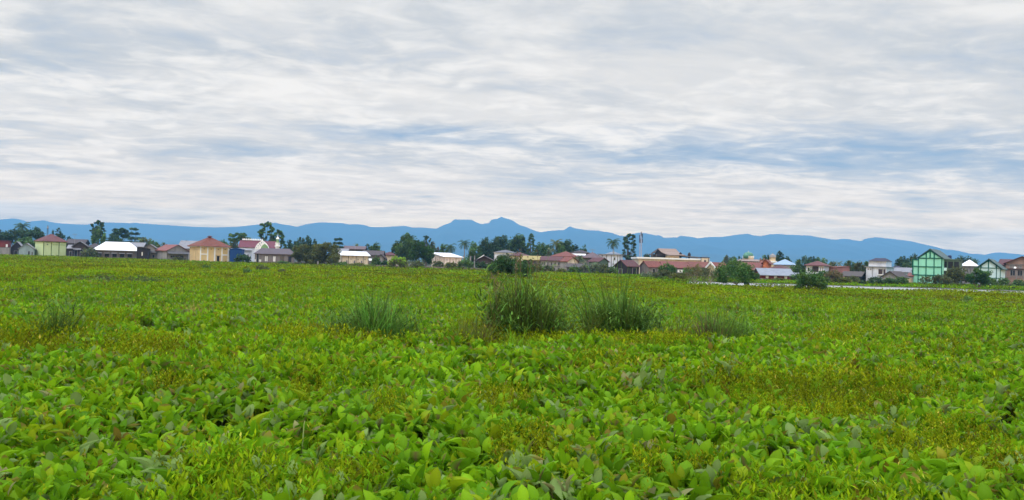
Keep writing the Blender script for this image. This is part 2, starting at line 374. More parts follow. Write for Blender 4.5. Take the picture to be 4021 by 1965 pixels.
# ------------------------------------------------------------------ buildings
GZ = 0.15
def house(name, label, cat, ul, ue, ur, ve, vr, D, rel, wall, roof, kind='hip', depth=None, ov=.5, feats=(), gz=GZ, rl=None,
          group=None, ur_ridge=None, th=.14, hipside=True, roof_name='roof', wall_name='wall'):
    """ue is the corner nearest the viewer at distance D; rel turns the house so that the left (+) or right (-) side shows.
    ve / vr: photo heights of the eave at that corner and of the ridge."""
    e = px(ue, ve, D); a = atan2(e.x, D); ca = cos(a); R = rad(rel)
    fw, sw = (ur - ue, ue - ul) if rel >= 0 else (ue - ul, ur - ue)
    w = fw * D * ca / (F * cos(R))
    d = depth if depth else max(2.5, sw * D * ca / (F * max(abs(sin(R)), .05)))
    th_z = -a + R
    X = Vector((cos(th_z), sin(th_z), 0)); Y = Vector((-sin(th_z), cos(th_z), 0))
    c = Vector((e.x, D, 0)) + X * (w/2 if rel >= 0 else -w/2) + Y * (d/2)
    root = empty(name, (c.x, c.y, gz), th_z); tag(root, label, cat, group)
    H = e.z - gz
    uf = ur_ridge if ur_ridge else (ue + ur) / 2 if rel >= 0 else (ul + ue) / 2
    ZR = px(uf, vr, D + d*.45).z - gz
    hw, hd = w/2, d/2
    # walls, with the gable ends
    m = MB()
    if kind == 'gf':
        m.poly([(-hw,-hd,-.4),(hw,-hd,-.4),(hw,-hd,H),(0,-hd,ZR-.06),(-hw,-hd,H),(-hw,hd,-.4),(hw,hd,-.4),(hw,hd,H),(0,hd,ZR-.06),(-hw,hd,H)],
               [(0,1,2,3,4),(9,8,7,6,5),(0,4,9,5),(1,6,7,2),(0,5,6,1),(4,3,8,9),(3,2,7,8)])
    elif kind == 'gs':
        m.poly([(-hw,-hd,-.4),(-hw,hd,-.4),(-hw,hd,H),(-hw,0,ZR-.06),(-hw,-hd,H),(hw,-hd,-.4),(hw,hd,-.4),(hw,hd,H),(hw,0,ZR-.06),(hw,-hd,H)],
               [(4,3,2,1,0),(5,6,7,8,9),(0,5,9,4),(2,7,6,1),(1,6,5,0),(4,9,8,3),(3,8,7,2)])
    elif kind == 'shx':                      # roof falls from left (ve) to right (vr)
        m.poly([(-hw,-hd,-.4),(hw,-hd,-.4),(hw,hd,-.4),(-hw,hd,-.4),(-hw,-hd,H),(hw,-hd,ZR),(hw,hd,ZR),(-hw,hd,H)],
               [(3,2,1,0),(4,5,6,7),(0,1,5,4),(1,2,6,5),(2,3,7,6),(3,0,4,7)])
    elif kind == 'sh':                       # roof rises from the front to the back
        m.poly([(-hw,-hd,-.4),(hw,-hd,-.4),(hw,hd,-.4),(-hw,hd,-.4),(-hw,-hd,H),(hw,-hd,H),(hw,hd,ZR),(-hw,hd,ZR)],
               [(3,2,1,0),(4,5,6,7),(0,1,5,4),(1,2,6,5),(2,3,7,6),(3,0,4,7)])
    else: m.box(-hw, hw, -hd, hd, -.4, H)
    m.build(wall_name, wall, root)
    # roof
    r = MB(); o = ov
    if kind == 'hip':
        L = abs(w - d)/2 if rl is None else rl
        zl = H - .02
        ex, ey = hw + o, hd + o
        if w >= d: A, B = (-min(L, hw), 0, ZR), (min(L, hw), 0, ZR)
        else: A, B = (0, -min(L, hd), ZR), (0, min(L, hd), ZR)
        P = [(-ex,-ey,zl),(ex,-ey,zl),(ex,ey,zl),(-ex,ey,zl), A, B, (-ex,-ey,zl-th),(ex,-ey,zl-th),(ex,ey,zl-th),(-ex,ey,zl-th)]
        if w >= d: fs = [(0,1,5,4),(1,2,5),(2,3,4,5),(3,0,4)]
        else: fs = [(0,1,4),(1,2,5,4),(2,3,5),(3,0,4,5)]
        r.poly(P, fs + [(9,8,7,6),(0,6,7,1),(1,7,8,2),(2,8,9,3),(3,9,6,0)])
    elif kind == 'gf':
        s = (ZR - H) / hw; ex = hw + o; zl = H - s*o
        for sg in (-1, 1):
            q = [(sg*ex, -hd-o, zl), (0, -hd-o, ZR), (0, hd+o, ZR), (sg*ex, hd+o, zl)]
            r.slab([(p[0], p[1], p[2] + th) for p in (q if sg < 0 else q[::-1])], th)
    elif kind == 'gs':
        s = (ZR - H) / hd; ey = hd + o; zl = H - s*o
        for sg in (-1, 1):
            q = [(-hw-o, sg*ey, zl), (hw+o, sg*ey, zl), (hw+o, 0, ZR), (-hw-o, 0, ZR)]
            r.slab([(p[0], p[1], p[2] + th) for p in (q if sg < 0 else q[::-1])], th)
    elif kind == 'shx':
        s = (ZR - H) / w
        r.slab([(-hw-o,-hd-o,H-s*o+th),(hw+o,-hd-o,ZR+s*o+th),(hw+o,hd+o,ZR+s*o+th),(-hw-o,hd+o,H-s*o+th)], th)
    elif kind == 'sh':
        s = (ZR - H) / d
        r.slab([(-hw-o,-hd-o,H-s*o+th),(hw+o,-hd-o,H-s*o+th),(hw+o,hd+o,ZR+s*o+th),(-hw-o,hd+o,ZR+s*o+th)], th)
    elif kind == 'flat':
        r.box(-hw-o, hw+o, -hd-o, hd+o, H, H + max(th, .2))
    r.build(roof_name, roof, root)
    # features on the front ('f') and on the visible side ('s')
    def pt(face, x, z, out):
        if face == 'f': return (-hw + x*w, -hd - out, z)
        if rel >= 0: return (-hw - out, hd - x*d, z)
        return (hw + out, -hd + x*d, z)
    def fbox(mb, face, x0, x1, z0, z1, o0, o1):
        p, q = pt(face, x0, z0, o0), pt(face, x1, z1, o1)
        mb.box(min(p[0],q[0]), max(p[0],q[0]), min(p[1],q[1]), max(p[1],q[1]), min(z0,z1), max(z0,z1)); return mb
    for ft in feats:
        what, face, x0, x1, b0, b1 = ft[:6]; mat = ft[6] if len(ft) > 6 else None
        z0, z1 = b0*H, b1*H; L = w if face == 'f' else d
        if what in ('window', 'door'):
            f_ = .09 / L if what == 'window' else .1 / L
            fr = MB(); zz = .1 if what == 'window' else 0
            fbox(fr, face, x0, x0+f_, z0, z1, .002, .09); fbox(fr, face, x1-f_, x1, z0, z1, .002, .09)
            fbox(fr, face, x0+f_, x1-f_, z1-.1, z1, .002, .09)
            if zz: fbox(fr, face, x0+f_, x1-f_, z0, z0+zz, .002, .12)
            if what == 'window' and (x1-x0)*L > 1.0: fbox(fr, face, (x0+x1)/2-f_/2, (x0+x1)/2+f_/2, z0+zz, z1-.1, .002, .08)
            fo = fr.build(what, ft[7] if len(ft) > 7 else M['frame'], root)
            fbox(MB(), face, x0+f_, x1-f_, z0+zz, z1-.1, .003, .03).build('pane' if what == 'window' else 'leaf', mat or M_glass, fo)
        elif what == 'awning':
            a_, b_, c_, d_ = pt(face, x0, z0, .02), pt(face, x1, z0, .02), pt(face, x1, z1, ft[7]), pt(face, x0, z1, ft[7])
            MB().slab([a_, d_, c_, b_] if face == 's' and rel < 0 else [d_, c_, b_, a_], .07).build('awning', mat, root)
        elif what == 'beam':                 # slanting trim from (x0,b0) to (x1,b1)
            MB().bar(pt(face, x0, z0, .06), pt(face, x1, z1, .06), ft[7], .12).build('trim', mat, root)
        else:
            out = ft[7] if len(ft) > 7 else .06
            fbox(MB(), face, x0, x1, z0, z1, .002, out).build(what, mat, root)
    root['dims'] = (w, d, H, ZR)
    return root

M = {}
M['frame'] = pm('window_frame', (.30, .29, .27), .7)
def wm(name, r, g, b, k=1.02, **kw):         # wall paint from the photo's colour
    kw.setdefault('amt', .6); kw.setdefault('streak', 4.0); kw.setdefault('scale', .9)
    M[name] = pm(name, tuple(min(.85, c) for c in C(r, g, b, k)), .85, **kw); return M[name]
def rm(name, r, g, b, k=.50, **kw):          # roof sheet or tile
    kw.setdefault('amt', .55); kw.setdefault('scale', .9); kw.setdefault('ribs', 2.2); kw.setdefault('rough', .6)
    ro = kw.pop('rough')
    M[name] = pm(name, tuple(min(.85, c) for c in C(r, g, b, k)), ro, **kw); return M[name]
wm('cream', 226, 208, 180); wm('whitewash', 216, 220, 226, 1.05); wm('pale_green', 203, 219, 160, amt=.2)
wm('lime_trim', 150, 175, 95); wm('dark_green_trim', 70, 95, 40); wm('yellow_ochre', 216, 186, 122, stain=C(205, 190, 165))
wm('tan_pale', 212, 190, 150); wm('white_trim', 236, 230, 220, 1.1, amt=.25); wm('blue_sheet', 28, 66, 120, amt=.3)
wm('concrete', 150, 147, 143); wm('concrete_dark', 105, 102, 98); wm('plank_grey', 128, 120, 114, stain=C(80, 72, 70), streak=8)
wm('plank_brown', 72, 60, 58, streak=8); wm('plank_black', 50, 43, 44, streak=8); wm('pale_blue_grey', 148, 166, 166)
wm('red_brown', 120, 52, 48); wm('pink_cream', 232, 214, 198, amt=.3); wm('mint', 150, 222, 190, 1.02, amt=.18)
wm('mint_pale', 208, 234, 234, 1.05, amt=.25); wm('deep_green', 4, 92, 76, amt=.2); wm('moss_green', 92, 112, 92)
wm('brick_tan', 150, 122, 108, stain=C(105, 85, 76)); wm('brick_pink', 170, 118, 110); wm('orange_wall', 196, 120, 84)
rm('roof_white', 250, 250, 252, .92, amt=.1); rm('roof_red', 142, 78, 70); rm('roof_maroon', 122, 66, 62)
rm('roof_orange', 162, 86, 66); rm('roof_rust', 158, 84, 56); rm('roof_pink', 182, 108, 96); rm('roof_grey', 140, 138, 140)
rm('roof_palegrey', 186, 184, 186); rm('roof_brown', 104, 88, 84); rm('roof_mauve', 140, 112, 112); rm('roof_darkbrown', 84, 66, 64)
rm('roof_crimson', 142, 58, 70, amt=.3); rm('roof_yellow', 216, 194, 112, amt=.25); rm('roof_tan', 196, 168, 148, amt=.25)
rm('roof_blue', 176, 204, 232, .62, amt=.15); rm('roof_bluetin', 186, 194, 204, amt=.5); rm('roof_purple', 66, 58, 84)
rm('roof_mauvegrey', 122, 106, 108, amt=.2); rm('thatch', 100, 86, 74, stain=C(62, 52, 46), ribs=0, bump=.7); rm('roof_greygreen', 104, 132, 124)
M['curtain'] = pm('white_curtain', C(225, 222, 215), .9, amt=.2)

def win(face, x0, x1, b0=.35, b1=.75, pane=None, fr=None): return ('window', face, x0, x1, b0, b1, pane or M_glass, fr or M['frame'])
def row(face, n, x0, x1, frac, b0, b1, pane=None, fr=None):
    s = (x1 - x0) / n
    return [win(face, x0 + (i + .5 - frac/2)*s, x0 + (i + .5 + frac/2)*s, b0, b1, pane, fr) for i in range(n)]
def posts(name, face, xs_, wdt, mat, b0=0, b1=1.0, out=.1): return [(name, face, x - wdt/2, x + wdt/2, b0, b1, mat, out) for x in xs_]

# --- left group, from the left edge of the photo
house('red_house', 'red-brown house with a flat dark roof cut by the left edge', 'house', -60, 33, 40, 946, 943, 304, -8, M['red_brown'], M['roof_darkbrown'], 'flat', depth=7,
      feats=[('vent', 'f', .90, .98, .55, .75, M['white_trim'], .1)], ov=.4)
house('garden_wall', 'low pale grey concrete wall below the red-brown house', 'wall', -70, 41, 44, 974, 972, 299, -5, M['concrete'], M['concrete_dark'], 'flat', depth=.6, ov=.05,
      feats=posts('pillar', 'f', (.02, .30, .62, .98), .02, M['concrete_dark'], 0, .98))
house('wooden_shed', 'dark timber shed with a bright tin roof edge, left of the pale green block', 'shed', 42, 90, 92, 974, 951, 304, -6, M['plank_black'], M['roof_palegrey'], 'gf', depth=8,
      feats=[('door', 'f', .28, .60, 0, .62, M_dark)], ur_ridge=80)
house('gable_shed', 'pale blue-grey gabled shed with a dark doorway beside the pale green block', 'shed', 74, 134, 138, 978, 957, 299, -5, M['pale_blue_grey'], M['roof_palegrey'], 'gf', depth=7,
      feats=[('door', 'f', .60, .74, 0, .68, M_dark), win('f', .84, .93, .1, .6, M_dark)], ur_ridge=104, ov=.35)
gh = house('green_house', 'pale green windowless block with three panels and a red hipped roof', 'building', 138, 171, 264, 947, 920, 300, 20, M['pale_green'], M['roof_red'], 'hip', ov=.55, rl=.4,
      feats=posts('pilaster', 'f', (.012, .34, .67, .988), .024, M['dark_green_trim'], 0, .93, .12)
      + [('cornice', 'f', -.02, 1.02, .93, .995, M['lime_trim'], .25), ('cornice', 's', -.02, 1.0, .93, .995, M['lime_trim'], .25),
         ('plinth', 'f', .026, .974, 0, .05, M['lime_trim'], .1), ('vent', 'f', .155, .185, .76, .82, M_dark, .08),
         ('vent', 'f', .39, .62, .77, .80, M['lime_trim'], .08), ('vent', 'f', .73, .93, .77, .80, M['lime_trim'], .08)])
house('tin_roof_house', 'long rusty tin roof just right of the pale green block', 'house', 262, 330, 345, 957, 941, 322, -12, M['plank_brown'], M['roof_brown'], 'gs', depth=9)
house('stilt_shack', 'weathered grey gabled shack between the pale green block and the white roof', 'shack', 288, 340, 344, 966, 950, 302, -5, M['plank_brown'], M['roof_grey'], 'gf', depth=7,
      feats=[('door', 'f', .10, .34, 0, .62, M_dark), ('door', 'f', .52, .78, 0, .66, M_dark), ('awning', 'f', .02, .6, .78, .66, M['roof_palegrey'], 1.0)], ov=.6)
house('lean_to', 'pale tin lean-to against the right side of the pale green block', 'shack', 264, 292, 295, 977, 964, 300, -8, M['plank_black'], M['roof_palegrey'], 'sh', depth=4, ov=.3,
      feats=[('door', 'f', .3, .7, 0, .7, M_dark)])
house('brown_hip_house', 'small brown roof behind the bush left of the white roof', 'house', 340, 390, 395, 973, 956, 305, -10, M['concrete_dark'], M['roof_brown'], 'hip', depth=7)
house('white_roof_house', 'low brown house under a broad bright white hipped roof', 'house', 376, 531, 536, 985, 951, 276, -6, M['plank_grey'], M['roof_white'], 'hip', depth=11, rl=3.9, ov=.9,
      feats=[x for i in range(5) for x in (win('f', .05 + i*.19, .16 + i*.19, .22, .58, M_dark, M['plank_brown']), ('awning', 'f', .03 + i*.19, .18 + i*.19, .74, .62, M['roof_palegrey'], .8))])
house('grey_roof_house', 'grey-roofed house peeping over the dark timber shack', 'house', 512, 560, 566, 969, 954, 300, -10, M['concrete_dark'], M['roof_palegrey'], 'gs', depth=8)
house('timber_shack', 'dark brown timber shack with one white window', 'shack', 538, 584, 587, 973, 977.5, 262, -4, M['plank_black'], M['roof_darkbrown'], 'shx', depth=6, ov=.25,
      feats=[win('f', .38, .54, .32, .66, M['curtain'], M['plank_brown']), win('f', .58, .68, .36, .66, M_dark, M['plank_brown'])])
house('grey_gable_house', 'grey concrete gabled house right of the dark timber shack', 'house', 545, 632, 636, 988, 961, 268, -4, M['concrete'], M['roof_grey'], 'gf', depth=9, ur_ridge=578,
      feats=[win('f', .62, .72, .24, .62, M_dark), ('awning', 'f', .45, 1.02, .98, .84, M['roof_grey'], 1.1)], ov=.5)
house('pink_roof_house', 'grey house with a pink-red roof and a grey gable left of the ochre block', 'house', 616, 656, 740, 983.5, 963, 262, 24, M['concrete'], M['roof_pink'], 'gf', depth=9, ov=.45,
      feats=[('awning', 'f', -.02, 1.04, .92, .70, M['roof_grey'], 1.5), win('f', .16, .36, .30, .54, M_dark), win('f', .40, .58, .30, .54, M_dark), win('f', .62, .80, .30, .54, M_dark),
             ('pillar', 'f', .0, .03, 0, .68, M['concrete_dark'], .1), ('pillar', 'f', .97, 1.0, 0, .68, M['concrete_dark'], .1)])
house('pale_roof_house', 'large pale pinkish roof rising behind the ochre block on its left', 'house', 700, 776, 790, 976, 947, 292, -14, M['concrete'], M['roof_palegrey'], 'gs', depth=10)
yh = house('ochre_house', 'tall ochre block with white pilasters and a rust-orange hipped roof', 'building', 745, 786, 902, 966, 932, 250, 22, M['yellow_ochre'], M['roof_rust'], 'hip', ov=.7, rl=.5,
      feats=posts('pilaster', 'f', (.018, .26, .505, .755, .98), .042, M['white_trim'], 0, .93, .16)
      + posts('side_rib', 's', (.06, .2, .34, .48, .62, .76, .9), .05, M['tan_pale'], 0, .93, .1)
      + [('cornice', 'f', -.03, 1.03, .93, 1.0, M['white_trim'], .45), ('cornice', 's', -.02, 1.0, .93, 1.0, M['white_trim'], .45),
         ('belt', 'f', .03, .245, .46, .53, M['white_trim'], .10), ('belt', 'f', .77, .97, .44, .51, M['white_trim'], .10),
         ('door', 'f', .575, .685, .0, .42, M_dark, M['tan_pale']), ('lintel', 'f', .555, .705, .43, .46, M['tan_pale'], .25),
         ('plinth', 'f', .03, .555, 0, .05, M['white_trim'], .08)]
      + [('vent', 'f', x-.02, x+.02, .80, .84, M['plank_brown'], .09) for x in (.14, .38, .63, .87)])
w_, d_, H_, ZR_ = yh['dims']
MB().lathe([(.5, ZR_-.35), (.45, ZR_+.12), (.85, ZR_+.16), (.85, ZR_+.28), (.2, ZR_+.5)], 8).build('finial', M['roof_red'], yh)
house('blue_shed', 'deep blue sheet-metal shed against the ochre block', 'shed', 903, 950, 954, 981, 976, 254, -6, M['blue_sheet'], M['blue_sheet'], 'gf', depth=8, ov=.15, ur_ridge=920,
      feats=posts('rib', 'f', (.2, .4, .6, .8), .02, M['blue_sheet'], 0, .95, .06))
house('white_stall', 'white house with a flat tin roof between the blue shed and the long grey house', 'house', 905, 984, 990, 985, 978, 266, -5, M['whitewash'], M['roof_palegrey'], 'sh', depth=7, ov=.5,
      feats=[('door', 'f', .84, .92, 0, .7, M_dark), win('f', .62, .76, .3, .7, M_dark)])

# mosque with the crimson roof
mq = house('mosque', 'mosque with a crimson pitched roof and a painted pointed front', 'mosque', 940, 1084, 1086, 975, 948, 292, -3, M['whitewash'], M['roof_crimson'], 'gs', depth=12, ov=.3,
      feats=posts('pillar', 'f', (.1, .3, .7, .9), .03, M['white_trim'], 0, 1, .1))
w_, d_, H_, ZR_ = mq['dims']
cr = MB()
for i in range(12): cr.lathe([(.05, 0), (.28, .15), (.3, .35), (.12, .6), (.02, .95)], 6, (-w_*.44 + i*.62, 0, ZR_ + .1))
cr.build('roof_crest', M['white_trim'], mq)
# painted pointed front standing before the roof
pf = empty('painted_front', px(1028, 985, 284)); tag(pf, 'white pointed shield front painted with blue and green patterns before the crimson roof', 'mosque front')
pf.location.z = GZ
zb, zt = px(1028, 980, 284).z - GZ, px(1028, 945, 284).z - GZ
hwid = 27 * 284 / F
arch = [(-1, 0), (-.98, .18), (-.88, .38), (-.68, .60), (-.40, .80), (-.15, .93), (0, 1.05), (.15, .93), (.40, .80), (.68, .60), (.88, .38), (.98, .18), (1, 0)]
def shield(sc, cx, cz, y, t, pts=arch):
    P = [(cx + x*hwid*sc, y, zb + cz*(zt-zb) + z*(zt-zb)*sc) for x, z in pts]; n_ = len(P)
    return MB().poly(P + [(p[0], p[1]+t, p[2]) for p in P], [tuple(range(n_-1, -1, -1)), tuple(range(n_, 2*n_))] + [(i, (i+1) % n_, (i+1) % n_+n_, i+n_) for i in range(n_)])
shield(1.0, 0, 0, 0, .5).build('panel', M['white_trim'], pf)
MB().box(-hwid, hwid, .06, .44, -.3, zb - .01).build('wall', M['whitewash'], pf)
M['tile_blue'] = pm('tile_blue', C(70, 86, 150), .5); M['tile_green'] = pm('tile_green', C(140, 180, 125, .8), .5)
for x, z, s in ((-.55, .42, .16), (-.35, .60, .2), (-.1, .74, .2), (-.2, .45, .15), (-.75, .2, .13), (.15, .84, .1), (-.45, .16, .1)):
    cx, cz = x*hwid, zb + z*(zt-zb); r_ = s*hwid*.55
    MB().poly([(cx-r_*.6, -.03, cz), (cx, -.03, cz-r_), (cx+r_*.6, -.03, cz), (cx, -.03, cz+r_*1.2), (cx-r_*.6, .05, cz), (cx, .05, cz-r_), (cx+r_*.6, .05, cz), (cx, .05, cz+r_*1.2)],
              [(0,1,2,3),(7,6,5,4),(0,4,5,1),(1,5,6,2),(2,6,7,3),(3,7,4,0)]).build('blue_tile', M['tile_blue'], pf)
shield(.55, .40*hwid, .08, -.03, .08).build('green_pattern', M['tile_green'], pf)

def minaret(label, u, vb, vt, D, r, mats, prof, wmul=1.0):
    o = empty('minaret', px(u, vb, D)); o.location.z = GZ
    tag(o, label, 'minaret')
    ht = px(u, vt, D).z - GZ
    for nm, mt, pr in prof: MB().lathe([(r*a, ht*b) for a, b in pr], 12).build(nm, M[mt], o)
    return o
minaret('slender white minaret with a green band and white cap beside the crimson roof', 1088, 1015, 919, 288, .85, None,
        [('shaft', 'white_trim', [(.85, -.05), (.85, .55), (.95, .56)]), ('gallery', 'white_trim', [(1.15, .56), (1.2, .60), (.9, .601), (.85, .66)]),
         ('balcony', 'white_trim', [(1.0, .66), (1.05, .70), (.6, .701)]), ('lantern', 'tile_green', [(.6, .701), (.55, .82)]),
         ('cap', 'white_trim', [(.75, .82), (.7, .84), (.3, .89), (.08, .92)]), ('spike', 'white_trim', [(.06, .92), (.04, 1.0)])])
house('long_grey_house', 'long low grey plank house with four windows and a mauve-grey roof', 'house', 1002, 1152, 1155, 1000, 976, 250, -4, M['plank_grey'], M['roof_mauvegrey'], 'hip', depth=9, rl=4.3, ov=.35,
      feats=[win('f', .255, .345, .22, .80, M['curtain'], M['plank_brown']), win('f', .465, .55, .22, .80, M['curtain'], M['plank_brown']),
             win('f', .665, .75, .22, .80, M_glass, M['plank_brown']), win('f', .87, .955, .22, .80, M_dark, M['plank_brown']),
             ('door', 'f', .045, .11, .1, .98, M_dark), ('panel', 'f', .115, .17, .2, .42, M['curtain'], .08), ('panel', 'f', .0, .035, .2, .42, M['curtain'], .08),
             ('plinth', 'f', 0, 1, -.05, .08, M['plank_black'], .06)])
house('grey_shed', 'pale grey tin roof half hidden behind the two round olive trees', 'shed', 1315, 1362, 1366, 989, 978, 275, -5, M['concrete_dark'], M['roof_palegrey'], 'gs', depth=7)
house('far_brown_roof', 'long low brownish roof behind the cream building with a white roof', 'house', 1350, 1430, 1434, 980, 968, 300, -5, M['concrete_dark'], M['roof_mauve'], 'gs', depth=9)
house('cream_white_roof', 'low cream building with dark drain lines under a white tin roof, behind the earth bank', 'building', 1328, 1342, 1450, 1003, 989.5, 246, 6, M['cream'], M['roof_white'], 'sh', depth=9, ov=.5,
      feats=posts('drain_pipe', 'f', (.005, .25, .53, .79, .98), .014, M['plank_brown'], 0, .97, .1)
      + [('vent', 'f', x-.015, x+.015, .62, .70, M_dark, .07) for x in (.34, .60, .86)] + [('door', 'f', x-.025, x+.025, 0, .55, M['concrete_dark']) for x in (.19, .47, .73)]
      + [('awning', 'f', .985, 1.1, .78, .60, M['white_trim'], .9)])
house('dark_roof_house', 'grey-brown roofed house right of the cream building, half behind a round tree', 'house', 1425, 1500, 1504, 1003, 986, 258, -5, M['concrete'], M['roof_brown'], 'gs', depth=8, feats=row('f', 3, .1, .9, .4, .3, .7))
house('pale_gable_house', 'small pale gable between the dark roof and the bright yellow-green bush', 'house', 1484, 1508, 1512, 1012, 1000, 252, -6, M['concrete'], M['roof_darkbrown'], 'gf', depth=6, feats=[win('f', .35, .6, .3, .7)])
house('maroon_brown_house', 'brown-roofed pale house left of the tall leafy tree group', 'house', 1500, 1556, 1560, 1003, 989, 282, -5, M['cream'], M['roof_maroon'], 'hip', depth=8, feats=row('f', 2, .1, .9, .4, .3, .7))

# --- middle group
house('pink_cream_block', 'windowless pale pink building with a white roof and rusty drain lines', 'building', 1682, 1743, 1816, 1009.5, 996, 238, 28, M['pink_cream'], M['roof_white'], 'sh', depth=8, ov=.35,
      feats=posts('drain_pipe', 'f', (.012, .33, .66, .99), .018, M['brick_tan'], 0, .98, .1) + posts('drain_pipe', 's', (.35, .7), .02, M['brick_tan'], 0, .98, .1)
      + [('vent', 'f', x-.02, x+.02, .74, .79, M['brick_tan'], .07) for x in (.17, .5, .83)] + [('vent', 's', x-.02, x+.02, .74, .79, M['brick_tan'], .07) for x in (.15, .52, .85)]
      + [('canopy', 'f', .36, .54, .40, .46, M['brick_tan'], .7), ('door', 'f', .41, .50, 0, .38, M['brick_tan'])])
house('low_shack', 'low dark shack with a white roof edge right of the pale pink building', 'shack', 1868, 1934, 1938, 1024, 1008, 244, -5, M['plank_brown'], M['roof_darkbrown'], 'gf', depth=7, ur_ridge=1900,
      feats=[('door', 'f', .55, .72, 0, .7, M_dark), ('beam', 'f', 0, .5, 1.0, 1.55, M['white_trim'], .22)])
house('white_villa', 'white two-storey house with a dark hipped roof above the dark green bush', 'house', 1940, 2018, 2024, 993, 981, 292, -8, M['whitewash'], M['roof_grey'], 'hip', depth=9, ov=.4,
      feats=row('f', 3, .05, .95, .4, .45, .8) + posts('pillar', 'f', (.01, .33, .66, .99), .02, M['concrete'], 0, .97, .12) + [('parapet', 'f', 0, 1, .93, 1.0, M['white_trim'], .2)])
house('cream_maroon_house', 'cream house with a small maroon hipped roof right of the white villa', 'house', 2000, 2060, 2072, 1005, 991, 272, -14, M['cream'], M['roof_maroon'], 'hip', depth=8, rl=.6,
      feats=[win('f', .64, .76, .2, .72, M_dark), win('f', .82, .93, .2, .72, M['curtain']), win('f', .3, .45, .2, .72, M_dark)])
house('yellow_roof_house', 'low house with a pale yellow sheet roof', 'house', 2056, 2132, 2136, 1022, 1007, 240, -4, M['concrete_dark'], M['roof_yellow'], 'gs', depth=7,
      feats=row('f', 3, .1, .9, .3, .3, .7, M_dark))
house('maroon_long_house', 'grey two-storey concrete house with a maroon roof beside the yellow roof', 'house', 2124, 2203, 2206, 1025, 1009, 232, -4, M['concrete'], M['roof_maroon'], 'gs', depth=8, ov=.35,
      feats=row('f', 5, .08, .98, .32, .60, .86, M_dark, M['concrete_dark']) + row('f', 4, .22, .98, .3, .14, .40, M_dark, M['concrete_dark']) + [('floor_band', 'f', 0, 1, .48, .52, M['concrete_dark'], .1)])
house('orange_gable_house', 'grey house with an orange roof and a cream gable right of the maroon roof', 'house', 2200, 2228, 2270, 1027, 1011, 230, -38, M['cream'], M['roof_orange'], 'gs', ov=.35,
      feats=[win('s', .2, .42, .55, .85, M_dark), win('s', .6, .8, .55, .85, M['curtain']), win('f', .2, .5, .2, .5, M_dark), ('panel', 'f', 0, 1.0, 0, .98, M['concrete'], .05)])
house('brown_lean_to', 'low brown-roofed annex below the orange-roofed gable', 'shack', 2226, 2284, 2288, 1051, 1038, 222, -5, M['concrete_dark'], M['roof_brown'], 'sh', depth=5, feats=row('f', 4, .05, .95, .3, .25, .7, M_dark))
house('orange_hip_house', 'broad orange hipped roof behind the maroon-roofed house', 'house', 2168, 2258, 2266, 1008, 987, 262, -8, M['tan_pale'], M['roof_orange'], 'hip', depth=10, rl=.6, ov=.6, feats=row('f', 4, .1, .9, .4, .3, .7))
house('dark_roof_villa', 'dark brown roof with a white strip below it, behind the orange hipped roof', 'house', 2242, 2312, 2318, 994, 982, 305, -6, M['concrete_dark'], M['roof_darkbrown'], 'hip', depth=9,
      feats=[('awning', 'f', -.05, .85, .98, .86, M['roof_white'], 1.3)])
house('mauve_hip_house', 'mauve-brown hipped roof left of the white flat building', 'house', 2286, 2342, 2352, 1013, 990, 262, -12, M['concrete_dark'], M['roof_mauve'], 'hip', depth=10, rl=.4, feats=row('f', 3, .1, .9, .4, .3, .7))
wb = house('white_flat_building', 'white two-storey flat-roofed building with dark columns, behind the palm', 'building', 2350, 2436, 2442, 1002, 1000, 272, -5, M['whitewash'], M['roof_bluetin'], 'flat', depth=10, ov=.5,
      feats=posts('column', 'f', (.01, .17, .36, .60, .88, .99), .025, M['concrete_dark'], 0, .98, .15) + [('vent', 'f', x-.02, x+.02, .45, .52, M_dark, .08) for x in (.68, .80)]
      + [win('f', .70, .78, .70, .86), win('f', .22, .31, .6, .85)])
house('white_pyramid_roof', 'pale pyramid roof rising behind the white flat building', 'house', 2372, 2428, 2436, 1002, 987, 292, -10, M['whitewash'], M['roof_bluetin'], 'hip', depth=9, rl=.3, feats=row('f', 3, .1, .9, .4, .5, .8))
house('dark_gable_house', 'grey-green house with a dark red roof and a right-hand gable among the shrubs', 'house', 2312, 2352, 2390, 1028, 1014, 236, -36, M['moss_green'], M['roof_maroon'], 'gs', ov=.35,
      feats=[win('s', .4, .6, .4, .75, M_dark), win('f', .3, .6, .4, .75, M_dark)])
bn = house('dark_barn', 'black-brown timber barn with a maroon roof', 'barn', 2413, 2462, 2510, 1046, 1024, 214, 40, M['plank_black'], M['roof_maroon'], 'gs', ov=.3,
      feats=[('door', 's', .35, .65, 0, .7, M['plank_brown']), ('door', 'f', .45, .8, 0, .85, M_dark)])
house('grey_gable_barn', 'grey timber gable with an orange roof right of the black-brown barn', 'barn', 2512, 2546, 2600, 1048, 1028, 214, 32, M['plank_grey'], M['roof_orange'], 'gs', ov=.3,
      feats=[win('s', .4, .6, .35, .6, M_dark), ('door', 'f', .3, .5, 0, .8, M_dark)])
house('orange_long_house', 'long orange-red roof behind the brown dry shrub', 'house', 2590, 2606, 2716, 1051, 1029, 222, 10, M['concrete_dark'], M['roof_orange'], 'gs', depth=9, ov=.35,
      feats=[('panel', 'f', .5, .98, .45, .8, M['white_trim'], .06)] + row('f', 3, .05, .5, .35, .3, .7, M_dark))
house('rusty_long_house', 'rusty red roof left of the white-trimmed gable, above the dry shrub', 'house', 2700, 2708, 2782, 1049, 1030, 232, 6, M['concrete_dark'], M['roof_rust'], 'gs', depth=8, ov=.3, feats=row('f', 3, .05, .95, .35, .3, .7, M_dark))
